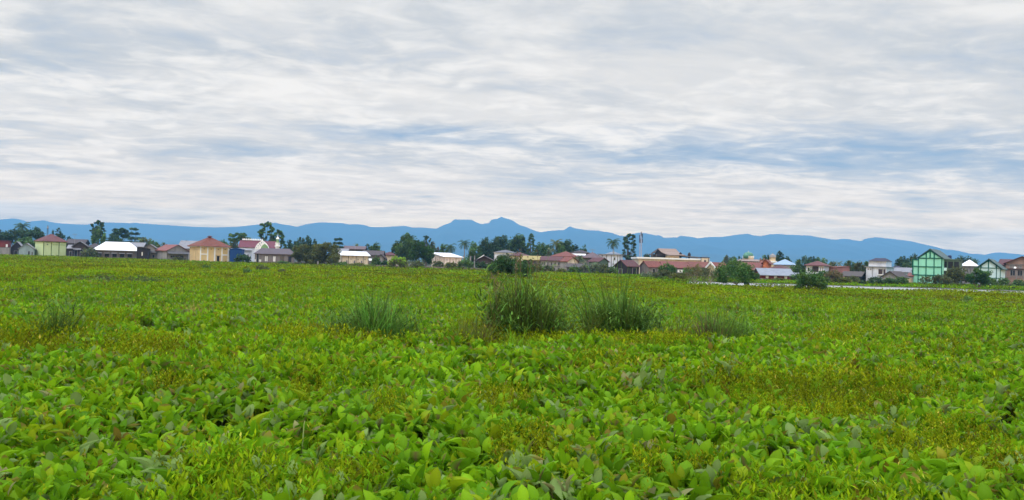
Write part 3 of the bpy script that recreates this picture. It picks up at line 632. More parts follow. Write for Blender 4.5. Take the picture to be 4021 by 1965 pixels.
wt = house('white_trim_house', 'orange-roofed house with white trim along its gable, left of the big round bush', 'house', 2775, 2812, 2860, 1054, 1033, 218, 34, M['tan_pale'], M['roof_orange'], 'gs', ov=.3,
      feats=[('window', 's', .45, .6, .3, .6, M['orange_wall'], M['white_trim']), ('door', 'f', .3, .5, 0, .8, M_dark)])
w_, d_, H_, ZR_ = wt['dims']
MB().bar((-w_/2-.34, -d_/2-.3, H_-.1), (-w_/2-.34, 0, ZR_+.06), .12, .5).bar((-w_/2-.34, 0, ZR_+.06), (-w_/2-.34, d_/2+.3, H_-.1), .12, .5).build('gable_trim', M['white_trim'], wt)
house('orange_wide_house', 'wide orange-red roof right of the big round bush', 'house', 2900, 2910, 3014, 1060, 1033, 226, 7, M['concrete'], M['roof_orange'], 'gs', depth=11, ov=.4,
      feats=row('f', 4, .1, .9, .3, .3, .7, M_dark))

# open-sided hall with the swept tan roof
ph = empty('open_hall', px(2640, 1060, 262)); ph.location.z = GZ
tag(ph, 'rooftop hall with a swept tan roof over open dark gable and cream walls', 'building')
PD = 262.0
def hx(u): return px(u, 1000, PD).x - ph.location.x
def hz_(u, v): return px(u, v, PD).z - GZ
zd = hz_(2640, 1020)
MB().box(hx(2506), hx(2760), -1, 12, -.4, zd).build('lower_storey', M['cream'], ph)
MB().box(hx(2500), hx(2768), -1.6, 12.4, zd + .002, zd + .55).build('roof_slab', M['white_trim'], ph)
zt_, ze = hz_(2600, 975), hz_(2640, 1002)
z2 = zd + .55
MB().box(hx(2622), hx(2668), .2, 9, z2, ze - .25).build('upper_wall', M['tan_pale'], ph)
MB().box(hx(2642), hx(2668), .06, .198, z2 + .002, ze - .3).build('wall_panel', M['cream'], ph)
MB().box(hx(2573), hx(2620), 3.0, 8.5, z2, ze + .2).build('inner_wall', M['plank_black'], ph)
rf = MB()                                    # swept roof: concave slopes front and back, ridge along x
prof = [(-1.4, ze), (.6, ze + .35), (2.4, ze + 1.0), (4.4, zt_)]
xl = lambda i: [hx(2624), hx(2614), hx(2602), hx(2591)][i]
xr = lambda i: [hx(2688), hx(2680), hx(2672), hx(2664)][i]
for i in range(3):
    (y0, z0_), (y1, z1_) = prof[i], prof[i+1]
    rf.slab([(xl(i), y0, z0_), (xr(i), y0, z0_), (xr(i+1), y1, z1_), (xl(i+1), y1, z1_)], .16)
    rf.slab([(xl(i+1), 8.8 - y1, z1_), (xr(i+1), 8.8 - y1, z1_), (xr(i), 8.8 - y0, z0_), (xl(i), 8.8 - y0, z0_)], .16)
rf.build('roof', M['roof_tan'], ph)
gbr = MB()
gl = [(hx(2559), hz_(2559, 999)), (hx(2574), hz_(2574, 993)), (hx(2591), zt_ - .05)]
for i in range(2):
    gbr.slab([(gl[i][0], 1.0, gl[i][1]), (gl[i+1][0] + .2, 4.0, gl[i+1][1]), (gl[i+1][0] + .2, 5.4, gl[i+1][1]), (gl[i][0], 8.0, gl[i][1])], .14)
gbr.build('gable_roof', M['roof_darkbrown'], ph)
MB().poly([(hx(2576), 4.2, ze - .2), (hx(2622), 1.2, ze - .2), (hx(2593), 4.4, zt_ - .3), (hx(2576), 4.6, ze - .2), (hx(2622), 1.6, ze - .2), (hx(2593), 4.8, zt_ - .3)], [(0,1,2),(5,4,3),(0,3,4,1),(1,4,5,2),(2,5,3,0)]).build('gable_board', M['plank_black'], ph)
for u in (2563, 2580): MB().box(hx(u), hx(u) + .16, 1.6, 1.76, z2, hz_(u, 997)).build('post', M['concrete_dark'], ph)
cz1, cz2 = hz_(2672, 1003), hz_(2755, 1011)
MB().slab([(hx(2670), -.8, cz1), (hx(2757), -.8, cz2), (hx(2757), 7, cz2), (hx(2670), 7, cz1)], .3).build('terrace_canopy', M['concrete_dark'], ph)
for u in (2695, 2715, 2735, 2752): MB().box(hx(u), hx(u) + .18, -.2, -.02, z2, hz_(u, 1009)).build('post', M['concrete_dark'], ph)
for u in (2674, 2708): MB().lathe([(.3, 0), (.55, .9), (.5, 1.5), (.1, 2.0)], 7, (hx(u), .6, z2)).build('terrace_pot', M['plank_black'], ph)
house('roof_tower_room', 'small cream box room with a dark frame at the right end of the terrace canopy', 'building', 2752, 2783, 2786, 1014, 1012, 258, -4, M['cream'], M['plank_black'], 'flat', depth=4, ov=.12,
      feats=[('frame_post', 'f', 0, .06, .5, 1, M['plank_black'], .08), ('frame_post', 'f', .94, 1, .5, 1, M['plank_black'], .08), win('f', .4, .7, .72, .88, M_dark)])

# mosque with the green dome
gm = empty('domed_mosque', px(2940, 1060, 292)); gm.location.z = GZ
tag(gm, 'cream mosque with a green dome on a drum, behind the orange roofs', 'mosque')
GD = 292.0
def mx(u): return px(u, 1000, GD).x - gm.location.x
def mz(v): return px(2940, v, GD).z - GZ
MB().box(mx(2905), mx(2982), -5, 7, -.4, mz(1028)).build('wall', M['brick_tan'], gm)
for i in range(9): MB().box(mx(2912 + i*8), mx(2915.5 + i*8), -5.35, -5.003, 0, mz(1028) - .1).build('column', M['white_trim'], gm)
z1 = mz(1027)
MB().poly([(mx(2900), -6, z1), (mx(2988), -6, z1), (mx(2988), 8, z1), (mx(2900), 8, z1), (mx(2920), -2.6, mz(1019)), (mx(2966), -2.6, mz(1019)), (mx(2966), 4.6, mz(1019)), (mx(2920), 4.6, mz(1019))],
          [(3,2,1,0),(4,5,6,7),(0,1,5,4),(1,2,6,5),(2,3,7,6),(3,0,4,7)]).build('roof', M['roof_tan'], gm)
cx_, cy_ = mx(2942), 1.0; rD = 17 * GD / F
M['dome_green'] = pm('dome_green', C(92, 152, 124, .75), .45, amt=.3, scale=1.5)
MB().lathe([(rD*1.22, mz(1019.2)), (rD*1.22, mz(1013)), (rD*1.12, mz(1012.5)), (rD*1.12, mz(1006))], 20, (cx_, cy_, 0)).build('drum', M['tan_pale'], gm)
for i in range(14):
    a = 2*pi*i/14; MB().lathe([(.16, mz(1012.4)), (.16, mz(1006.5)), (.05, mz(1005))], 6, (cx_ + rD*1.2*cos(a), cy_ + rD*1.2*sin(a), 0)).build('drum_post', M['white_trim'], gm)
dm = [(rD*1.08, mz(1006)), (rD*1.12, mz(1003))] + [(rD*1.1*cos(t)**.8, mz(1003) + (mz(990.5) - mz(1003))*sin(t)) for t in np.linspace(.1, 1.5, 9)]
MB().lathe(dm, 24, (cx_, cy_, 0)).build('dome', M['dome_green'], gm, True)
MB().lathe([(.08, mz(991)), (.22, mz(988.5)), (.08, mz(988)), (.05, mz(985))], 6, (cx_, cy_, 0)).build('finial', M['white_trim'], gm)
MB().lathe([(.9, mz(1016)), (1.05, mz(1006)), (.95, mz(1002)), (.5, mz(999)), (.06, mz(996))], 12, (mx(2924), -1.5, 0)).build('small_dome', M['dome_green'], gm, True)
house('brick_stair_tower', 'unfinished red-brick stair tower beside the green dome', 'tower', 2983, 3013, 3018, 1024, 1022, 262, -8, M['brick_pink'], M['roof_rust'], 'flat', depth=5, ov=.05,
      feats=[('pier', 'f', .02, .2, 1.0, 1.14, M['brick_tan'], .05), ('pier', 'f', .45, .65, 1.0, 1.14, M['brick_tan'], .05), win('f', .3, .6, .7, .85, M_dark)])

# --- right group
minaret('stout pale grey minaret in front of the dark trees, right of the green dome', 3033, 1050, 995, 262, 1.25, None,
        [('shaft', 'tan_pale', [(.9, -.05), (.9, .60), (1.05, .62)]), ('gallery', 'white_trim', [(1.2, .62), (1.2, .68), (.85, .681)]), ('upper_shaft', 'tan_pale', [(.8, .681), (.8, .82), (1.0, .83)]),
         ('cap', 'concrete', [(.95, .83), (.75, .92), (.2, .97), (.05, 1.0)])])
house('orange_wall_house', 'bright orange house end beside the stout pale minaret', 'house', 2996, 3018, 3022, 1032, 1022, 226, -8, M['orange_wall'], M['roof_orange'], 'gf', depth=6, feats=[win('f', .3, .6, .4, .7, M_dark)])
house('blue_roof_house', 'white house with a pale blue pyramid roof', 'house', 3038, 3106, 3114, 1040, 1018, 232, -9, M['whitewash'], M['roof_blue'], 'hip', depth=9, rl=.3, ov=.6, feats=row('f', 3, .15, .9, .4, .5, .8))
house('maroon_low_house', 'low maroon roof in front of the pale blue pyramid roof', 'house', 3022, 3084, 3092, 1056, 1042, 212, -9, M['brick_tan'], M['roof_maroon'], 'hip', depth=8, feats=row('f', 3, .15, .9, .4, .3, .8))
house('tin_long_house', 'long dark red house under a blue-grey tin roof by the water', 'house', 2972, 2990, 3112, 1079, 1057, 186, 14, M['red_brown'], M['roof_bluetin'], 'gs', depth=7, ov=.5,
      feats=[('window', 'f', x, x+.085, .38, .84, M['curtain'], M['white_trim']) for x in (.14, .41, .74)] + [('plinth', 'f', .0, .22, -.02, .3, M['concrete'], .08), ('plinth', 's', 0, 1, -.02, .3, M['concrete'], .08)])
house('tin_annex', 'small blue-grey tin-roofed annex at the right end of the long dark red house', 'shack', 3104, 3126, 3130, 1084, 1074, 188, -8, M['plank_brown'], M['roof_bluetin'], 'sh', depth=5, ov=.3, feats=[('door', 'f', .3, .6, 0, .8, M_dark)])
house('white_red_roof_house', 'white house with a red hipped roof and a dark open balcony', 'house', 3164, 3236, 3246, 1043, 1025, 222, -9, M['whitewash'], M['roof_red'], 'hip', depth=9, rl=.7, ov=.6,
      feats=[('recess', 'f', .34, .72, .55, .93, M['plank_brown'], .03), ('pillar', 'f', .33, .35, .0, 1, M['white_trim'], .12), ('pillar', 'f', .71, .73, 0, 1, M['white_trim'], .12), win('f', .08, .2, .55, .85, M_dark, M['white_trim']), win('f', .78, .85, .4, .88, M_dark, M['white_trim']), win('f', .89, .96, .4, .88, M_dark, M['white_trim'])])
house('brick_pink_house', 'pinkish brick house end right of the white red-roofed house', 'house', 3246, 3282, 3306, 1052, 1046, 228, -28, M['brick_pink'], M['roof_rust'], 'sh', depth=8, ov=.2, feats=[win('f', .72, .84, .65, .85, M_dark)])
house('thatched_shack', 'sagging brown thatched shack on posts', 'shack', 3316, 3372, 3380, 1084, 1068, 206, -10, M['plank_black'], M['thatch'], 'gs', depth=7, ov=.9, feats=posts('post', 'f', (.02, .25, .5, .75, .98), .02, M['plank_grey'], 0, 1, .6))
house('thatched_barn', 'brown thatched roof against the white two-storey house', 'shack', 3352, 3396, 3400, 1082, 1066, 212, -6, M['plank_brown'], M['thatch'], 'hip', depth=7, ov=.8, feats=posts('post', 'f', (.05, .35, .65, .95), .02, M['plank_grey'], 0, 1, .5))
wh = house('white_stained_house', 'white stained two-storey house with a set-back top floor and purple-dark roof', 'house', 3400, 3480, 3496, 1051, 1049, 206, -12, M['whitewash'], M['roof_bluetin'], 'flat', depth=9, ov=.35,
      feats=[win('f', .08, .14, .82, .90, M_dark), win('f', .20, .26, .82, .90, M_dark), ('recess', 'f', .62, .97, .55, .88, M['plank_brown'], .05), ('column', 'f', .31, .33, 0, 1, M['concrete'], .1), ('column', 'f', .84, .86, .5, .95, M['white_trim'], .14), ('ledge', 'f', .6, 1.02, .48, .53, M['white_trim'], .5)])
w_, d_, H_, ZR_ = wh['dims']
up = MB().box(-w_*.44, w_*.42, -d_*.36, d_*.4, H_ + .2, H_ + 1.65).build('upper_floor', M['whitewash'], wh)
zr = H_ + 1.65
MB().poly([(-w_*.47, -d_*.42, zr), (w_*.46, -d_*.42, zr), (w_*.46, d_*.46, zr), (-w_*.47, d_*.46, zr), (-w_*.22, -.6, zr + .85), (w_*.24, -.6, zr + .85), (w_*.24, .8, zr + .85), (-w_*.22, .8, zr + .85)],
          [(3,2,1,0),(4,5,6,7),(0,1,5,4),(1,2,6,5),(2,3,7,6),(3,0,4,7)]).build('upper_roof', M['roof_purple'], wh)
house('grey_front_gable', 'pale gabled house with a brown roof at the foot of the white stained house', 'house', 3464, 3524, 3544, 1087, 1067, 192, -16, M['concrete'], M['roof_brown'], 'gf', depth=9, ov=.45, feats=[win('f', .4, .5, .3, .6, M_dark)])
house('pale_hall', 'long pale roof with a blue-draped window left of the mint green building', 'house', 3500, 3570, 3576, 1070, 1053, 214, -6, M['whitewash'], M['roof_palegrey'], 'gs', depth=9, ov=.4,
      feats=[('window', 'f', .55, .80, .45, .85, M['blue_sheet'], M['white_trim'])])
house('blue_roof_far', 'tiny dark blue roof behind the long pale roof', 'house', 3508, 3532, 3536, 1050, 1044, 262, -5, M['concrete'], M['roof_purple'], 'hip', depth=6)
house('red_lean_to', 'small pinkish-red lean-to roof against the mint green building', 'shack', 3563, 3584, 3588, 1086, 1074, 199, -6, M['concrete'], M['roof_pink'], 'sh', depth=4, ov=.2)
house('pale_box_wall', 'pale concrete wall at the foot of the mint green building', 'wall', 3547, 3580, 3583, 1093, 1091, 196, -5, M['tan_pale'], M['concrete'], 'flat', depth=1.5, ov=.05, gz=.15, feats=posts('pillar', 'f', (.03, .97), .04, M['concrete'], 0, .98))

# mint green three-storey building
DT = M['deep_green']
def gframe(xs_, zs_, w1=.035): return posts('trim_column', 'f', xs_, w1, DT, 0, 1.0, .16) + [('trim_beam', 'f', 0, 1, z - .018, z + .018, DT, .13) for z in zs_]
mg = house('mint_building', 'tall mint green gabled building with dark green frame lines', 'building', 3604, 3700, 3724, 1014, 982, 196, -9, M['mint'], M['roof_greygreen'], 'gf', depth=13, ov=.35, th=.2,
      feats=gframe((.015, .34, .67, .985), (.985, .66, .34)) + [('beam', 'f', -.04, .5, .985, 1.28, DT, .34), ('beam', 'f', .5, 1.04, 1.28, .985, DT, .34)])
w_, d_, H_, ZR_ = mg['dims']
for x in (-.16*w_, 0, .17*w_): MB().box(x - .13, x + .13, -d_/2 - .15, -d_/2 - .003, H_*1.003, H_ + (ZR_ - H_)*(1 - abs(x)/(w_/2)) - .15).build('gable_trim', DT, mg)
lw = 1.0 * (3604 - 3584) * 196 / F
MB().box(-w_/2 - lw, -w_/2 - .003, -d_/2 + .05, d_/2 - 3, -.4, H_*.93).build('side_wing', M['mint'], mg)
for z in (.905, .655, .335): MB().box(-w_/2 - lw - .02, -w_/2 - .01, -d_/2 - .1, -d_/2 + .048, H_*z, H_*(z + .035)).build('trim_beam', DT, mg)
MB().box(-w_/2 - lw - .05, -w_/2 - lw + .2, -d_/2 - .13, -d_/2 + .047, -.3, H_*.94).build('trim_column', DT, mg)
gw = house('green_wing', 'mossy green balcony wing with white parapets joined to the mint green building', 'building', 3701, 3768, 3772, 1022, 1020, 196.4, -4, M['moss_green'], M['moss_green'], 'flat', depth=9, ov=.2,
      feats=[('recess', 'f', .02, .25, .68, .93, M_dark, .03), ('recess', 'f', .33, .62, .66, .93, M_dark, .03), ('recess', 'f', .68, .97, .66, .93, M_dark, .03),
             ('recess', 'f', .02, .25, .32, .56, M_dark, .03), ('recess', 'f', .33, .62, .32, .56, M_dark, .03), ('recess', 'f', .68, .97, .32, .56, M_dark, .03),
             ('parapet', 'f', .01, .26, .56, .68, M['mint_pale'], .5), ('parapet', 'f', .01, .26, .20, .31, M['mint_pale'], .5),
             ('column', 'f', .27, .32, 0, 1, M['moss_green'], .35), ('column', 'f', .63, .67, 0, 1, M['moss_green'], .3), ('slab', 'f', 0, 1, .60, .64, M['moss_green'], .45)])
tk = empty('water_tank', (0, 0, 0)); tag(tk, 'blue-black round water tank on the mossy green roof', 'water tank')
tp = px(3729, 1018, 206); tk.location = tp
MB().lathe([(.46, 0), (.48, .12), (.45, .24), (.48, .36), (.45, .48), (.46, .8), (.34, .95), (.12, 1.02)], 16).build('tank', pm('tank_blue', C(40, 52, 86), .5), tk)
MB().box(-.45, .45, -.45, .45, -.5, -.01).build('stand', M['concrete_dark'], tk)
house('white_pyramid_hall', 'grey house with a steep white pyramid roof between the two green-framed buildings', 'house', 3775, 3824, 3830, 1044, 1020, 228, -7, M['concrete'], M['roof_white'], 'hip', depth=8, rl=.4, ov=.5, feats=row('f', 3, .1, .9, .4, .6, .85, M_dark))
pg = house('pale_mint_building', 'pale mint-white gabled building with dark green frame lines', 'building', 3836, 3930, 3938, 1053, 1020, 204, -5, M['mint_pale'], M['roof_greygreen'], 'gf', depth=12, ov=.6, th=.2, ur_ridge=3880,
      feats=gframe((.15, .48, .82, .985), (.985, .42), .03) + [('beam', 'f', -.06, .5, .95, 1.42, DT, .32), ('beam', 'f', .5, 1.06, 1.42, .95, DT, .32)])
w_, d_, H_, ZR_ = pg['dims']
for x in (-.34*w_, -.02*w_, .31*w_): MB().box(x - .13, x + .13, -d_/2 - .15, -d_/2 - .003, H_*1.004, H_ + (ZR_ - H_)*(1 - abs(x)/(w_/2)) - .15).build('gable_trim', DT, pg)
house('brick_house', 'brown brick and timber three-storey house cut by the right edge', 'house', 3946, 4080, 4100, 1036, 1010, 212, -6, M['brick_tan'], M['roof_maroon'], 'gf', depth=11, ov=.6, ur_ridge=4010,
      feats=[('floor_band', 'f', 0, 1, .72, .755, M['plank_brown'], .3), ('floor_band', 'f', 0, 1, .93, .96, M['plank_grey'], .2), ('floor_band', 'f', 0, 1, .38, .40, M['concrete'], .1),
             win('f', .14, .30, .44, .70, M_dark, M['concrete']), win('f', .36, .52, .44, .70, M_dark, M['concrete']), win('f', .36, .5, .78, .92, M['plank_grey'], M['concrete']), win('f', .12, .28, .78, .92, M['plank_grey'], M['concrete'])]
      + posts('column', 'f', (.02, .33, .55, .78), .02, M['concrete'], 0, .72, .1))
house('maroon_side_roof', 'low maroon roof wing on the left of the brown brick house', 'house', 3926, 3962, 3968, 1040, 1020, 218, -8, M['brick_tan'], M['roof_maroon'], 'gs', depth=8, ov=.6, feats=[win('f', .3, .7, .6, .85, M_dark)])
dh = empty('satellite_dish', px(3986, 1052, 210.4)); tag(dh, 'small white satellite dish on the brown brick house', 'dish')
MB().lathe([(.03, 0), (.18, .03), (.3, .09), (.31, .1), (.18, .045), (.03, .02)], 14).build('dish', M['white_trim'], dh).rotation_euler = (rad(60), 0, rad(-30))
MB().bar((0, 0, 0), (0, .9, -.3), .06).build('arm', M_metal, dh)

# masts, aerials, posts
def lattice(name, label, u, vb, vt, D, w0, w1, nseg, mat, cat):
    o = empty(name, px(u, vb, D)); o.location.z = GZ; tag(o, label, cat)
    h = px(u, vt, D).z - GZ
    m = MB(); cs_ = ((-1,-1),(1,-1),(1,1),(-1,1))
    wd = lambda t: (w0*(1-t) + w1*t)/2
    for sx_, sy_ in cs_: m.bar((sx_*wd(0), sy_*wd(0), -.3), (sx_*wd(1), sy_*wd(1), h), .085)
    for i in range(nseg):
        t0, t1 = i/nseg, (i+1)/nseg
        for k in range(4):
            a_, b_ = cs_[k], cs_[(k+1) % 4]
            m.bar((a_[0]*wd(t0), a_[1]*wd(t0), h*t0), (b_[0]*wd(t1), b_[1]*wd(t1), h*t1), .04)
            m.bar((a_[0]*wd(t1), a_[1]*wd(t1), h*t1), (b_[0]*wd(t1), b_[1]*wd(t1), h*t1), .04)
    m.build('lattice', mat, o); return o, h
tt, hh = lattice('telecom_tower', 'tall pale lattice telecom tower with dark aerial panels at its top', 2514, 1040, 916, 330, 1.0, .6, 18, pm('tower_paint', C(190, 178, 180), .6, amt=.2), 'tower')
for i, (x, y, z) in enumerate(((-.9, -.4, .1), (.9, -.4, .1), (0, .9, .1), (-.85, -.3, 1.6), (.85, -.4, 2.2), (0, -.9, 3.0))):
    MB().box(x*.7 - .15, x*.7 + .15, y - .1, y + .1, hh - 3.0 + z - 1.2, hh - 3.0 + z + .6).build('aerial_panel', pm('aerial_grey', C(58, 74, 96), .6), tt)
rm_, hh = lattice('radio_mast', 'thin grey radio mast above the dark trees at far left', 184, 985, 886, 420, 1.0, .35, 14, pm('mast_blue', C(70, 96, 120), .6, amt=.2), 'mast')
MB().lathe([(.08, hh), (.5, hh*.93), (.5, hh*.90), (.1, hh*.88)], 6).build('aerial', M_metal, rm_)
def aerial(label, u, vb, vt, D):
    o = empty('tv_aerial', px(u, vb, D)); o.location.z = GZ; tag(o, label, 'aerial', 'television aerials above the roofs')
    h = px(u, vt, D).z - GZ
    MB().tube([(0, 0, 0), (0, 0, h)], [.07, .05], 5).build('pole', M_metal, o)
    m = MB().bar((-.9, 0, h - .3), (.9, 0, h - .3), .05)
    for x in (-.8, -.4, 0, .4, .8): m.bar((x, -.5, h - .3), (x, .5, h - .3), .05).bar((x, 0, h - .75), (x, 0, h - .02), .05)
    m.build('antenna', M_metal, o)
aerial('television aerial above the long brownish roof behind the cream building', 1394, 990, 958, 290)
aerial('television aerial right of the pale green block, before the mountains', 293, 960, 918, 318)
aerial('television aerial on the mauve-brown hipped roof', 2326, 1000, 978, 268)
aerial('television aerial above the small cream box room', 2768, 1015, 1004, 260)
def post(label, u, vb, vt, D, w=.3, cat='post', group=None):
    o = empty('concrete_post', px(u, vb, D)); o.location.z = GZ; tag(o, label, cat, group)
    h = px(u, vt, D).z - GZ
    MB().box(-w/2, w/2, -w/2, w/2, -.3, h).build('shaft', M['concrete'], o)
    MB().box(-w*.7, w*.7, -w*.7, w*.7, h + .002, h + .12).build('cap', M['concrete'], o)
for u, vt, w_, lab in ((1820, 1006, .3, 'pale concrete post against the right end of the pale pink building'), (1847, 1008, .4, 'middle pale concrete post right of the pale pink building, thickest of three'), (1863, 1006, .26, 'rightmost pale concrete post, left of the low dark shack')):
    post(lab, u, 1035, vt, 244, w_, group='concrete posts by the pink building')
post('short white post between the two round olive trees', 1248, 1040, 1028, 236, .35)

# ------------------------------------------------------------------ trees, palms and bushes
_P = dict(dark=(.030, .052, .022), mid=(.052, .092, .024), olive=(.070, .078, .020), bright=(.085, .165, .018), blue=(.038, .068, .040),
           brown=(.105, .085, .042), deep=(.032, .075, .016), grey=(.085, .105, .062), yellow=(.12, .20, .02), mound=(.060, .070, .028))
PAL = {k: tuple(c*2.05 for c in v) for k, v in _P.items()}
def rand_rot(n, up=.3):
    """random leaf frames: growth direction d, face normal nn, side s"""
    nn = rng.normal(size=(n, 3)); nn[:, 2] = np.abs(nn[:, 2]) + up; nn /= np.linalg.norm(nn, axis=1)[:, None]
    d = rng.normal(size=(n, 3)); d -= (d*nn).sum(1)[:, None]*nn; d /= np.linalg.norm(d, axis=1)[:, None]
    return d, np.cross(d, nn), nn
def leaf_quads(P, size, asp=.62, up=.3):
    """leaf clumps as pointed quads folded along the middle"""
    n = len(P); d, s, nn = rand_rot(n, up); L = size[:, None]; w = L*asp*.5
    V = np.stack([P - d*L*.5, P + s*w + nn*L*.12, P + d*L*.5, P - s*w + nn*L*.12], 1).reshape(-1, 3)
    i = np.arange(n)*4
    return V, np.stack([i, i+1, i+2, i+3], 1)
def crown_points(blobs, n, lump=.33, nl=7, fill=.25):
    B = np.array(blobs, float); wgt = (B[:, 3]*B[:, 4]*B[:, 5])**.6; wgt /= wgt.sum()
    lumps = []
    for b in B:
        k = max(3, int(nl*(.7 + .6*rng.random())))
        v = rng.normal(size=(k, 3)); v /= np.linalg.norm(v, axis=1)[:, None]; v *= (.45 + .42*rng.random(k))[:, None]
        lumps.append(np.concatenate([b[:3] + v*b[3:], np.tile(b[3:]*lump, (k, 1))*(.7 + .7*rng.random(k))[:, None]], 1))
    cnt = np.maximum(1, (n*wgt).astype(int)); P, T = [], []
    for b, lm, c in zip(B, lumps, cnt):
        cf = int(c*fill)
        q = rng.integers(0, len(lm), c - cf); v = rng.normal(size=(c - cf, 3)); v /= np.linalg.norm(v, axis=1)[:, None]
        P.append(lm[q, :3] + v*lm[q, 3:]*(rng.random(c - cf)**.4)[:, None]); T.append((q*.618 + b[0]) % 1)
        v = rng.normal(size=(cf, 3)); v /= np.linalg.norm(v, axis=1)[:, None]
        P.append(b[:3] + v*b[3:]*(.85*rng.random(cf)**.5)[:, None]); T.append(rng.random(cf))
    return np.concatenate(P), np.concatenate(T)
def build_crown(name, blobs, n, size, pal, parent, lump=.33, nl=7, fill=.25, pal2=None, zsplit=None, asp=.62, top=None):
    P, T = crown_points(blobs, n, lump, nl, fill)
    if top: P[:, 2] *= top/np.percentile(P[:, 2], 99.6)
    P[:, 2] = np.maximum(P[:, 2], .02)
    n = len(P); V, Q = leaf_quads(P, size*(.45 + 1.1*rng.random(n)**1.5), asp)
    base = np.array(PAL[pal]); col = base*(.65 + .7*T[:, None])*(.75 + .5*rng.random((n, 1)))*(1 + .18*rng.normal(size=(n, 3)).clip(-1, 1))
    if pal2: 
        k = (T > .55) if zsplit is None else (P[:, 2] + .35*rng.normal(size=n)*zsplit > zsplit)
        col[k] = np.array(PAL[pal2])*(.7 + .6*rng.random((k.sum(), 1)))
    return np_obj(name, V, Q, M_tree, parent, np.repeat(col, 4, 0).clip(.004, .6))
def stems(blobs, r0, z0, mat, parent, lean=0.0, name='trunk'):
    m = MB(); fork = Vector((lean, 0, z0))
    m.tube([(0, 0, -.3), (lean*.4, 0, z0*.5), fork], [r0*1.25, r0, r0*.8], 7)
    for b in blobs:
        e = Vector(b[:3]); mid = fork.lerp(e, .5) + Vector((0, 0, -.06*(e - fork).length))
        m.tube([fork - Vector((0, 0, .1)), mid, e], [r0*.6, r0*.36, r0*.12], 5)
    return m.build(name, mat, parent)
def tree(label, u, vt, D, wpx, kind='round', pal='dark', cb=.3, vb=None, n=None, name=None, cat='tree', group=None, pal2=None, dens=1.0, bark=None, zsplit=None, leaf=1.0, gz=0.05):
    base = px(u, 1050, D); H = px(u, vt, D).z - gz; Wd = wpx*D/F/2
    o = empty(name or ('bush' if kind in ('bush', 'dry') else 'tree'), (base.x, D, gz)); tag(o, label, cat if kind not in ('bush', 'dry') else ('bush' if cat == 'tree' else cat), group)
    R = random.Random(int(u*7 + vt)); z0 = cb*H; hc = (H - z0)/2; zc = (H + z0)/2; bl = []
    if kind == 'round':
        for i in range(11):
            a = R.random()*6.28; r = .25 + .35*R.random(); k = .30 + .22*R.random()
            bl.append((r*Wd*cos(a)*1.35, r*Wd*sin(a), zc + hc*(.9*R.random() - .5), Wd*k*1.1, Wd*k, hc*(k + .1)))
        bl.append((0, 0, H - hc*.42, Wd*.5, Wd*.5, hc*.42))
        bl += [(-Wd*.62, 0, zc - hc*.1, Wd*.4, Wd*.4, hc*.45), (Wd*.62, 0, zc - hc*.2, Wd*.4, Wd*.4, hc*.45)]
    elif kind == 'open':
        for i in range(34):
            a = 2.4*i + R.random(); ph_ = -1 + 2*(i + .5)/34; q = (.55 + .45*R.random()); rr = Wd*.88*sqrt(max(0, 1 - ph_*ph_))*q
            k = Wd*(.11 + .11*R.random())
            bl.append((rr*cos(a), rr*sin(a)*.8, zc + hc*.92*ph_*(.8 + .2*q), k*1.35, k, k*.85))
    elif kind == 'layered':
        for i in range(5):
            t = i/4; z = z0 + (H - z0)*(.1 + .86*t); r = Wd*(1.0 - .55*t)
            for j in range(4):
                a = 1.57*j + R.random(); bl.append((r*.55*cos(a), r*.5*sin(a), z + .1*R.random(), r*.5, r*.45, max(.3, hc*.13)))
    elif kind == 'flat':
        for i in range(9):
            a = 2.4*i; r = Wd*(.25 + .6*R.random()); bl.append((r*cos(a), r*sin(a)*.7, H - hc*(.25 + .8*R.random()), Wd*.32, Wd*.28, hc*.2))
    elif kind in ('bush', 'dry'):
        z0 = .1*H
        for i in range(9):
            a = 2.4*i + R.random(); r = (.2 + .5*R.random()); k = .34 + .16*R.random()
            bl.append((r*Wd*cos(a)*1.25, r*Wd*sin(a), H*(.38 + .32*R.random()*(1.2 - r)), Wd*k, Wd*k, H*(.28 + .12*R.random())))
        bl += [(0, 0, H*.66, Wd*.6, Wd*.6, H*.36), (-Wd*.38, 0, H*.6, Wd*.42, Wd*.4, H*.34), (Wd*.38, 0, H*.58, Wd*.42, Wd*.4, H*.34), (-Wd*.66, 0, H*.3, Wd*.34, Wd*.4, H*.3), (Wd*.66, 0, H*.3, Wd*.34, Wd*.4, H*.3)]
    area = wpx*(hc*2*F/D)/16
    n = n or int(min(15000, max(500, area*11.0*dens)))
    sz = max(.0019*D, .1)*leaf
    fill = {'round': .3, 'open': .05, 'layered': .1, 'flat': .1, 'bush': .35, 'dry': .2}[kind]
    build_crown('crown', bl, n if kind != 'open' else int(n*.7), sz, pal, o, .36 if kind != 'open' else .5, 7 if kind != 'open' else 4, fill, pal2, zsplit, top=H)
    r0 = max(.12, min(.35, H*.03)) if kind not in ('bush', 'dry') else .07
    stems([b for b in bl[::(1 if kind == 'dry' else 2)]], r0, max(z0*1.05, .25), bark or M_bark, o, (R.random() - .5)*.4)
    return o
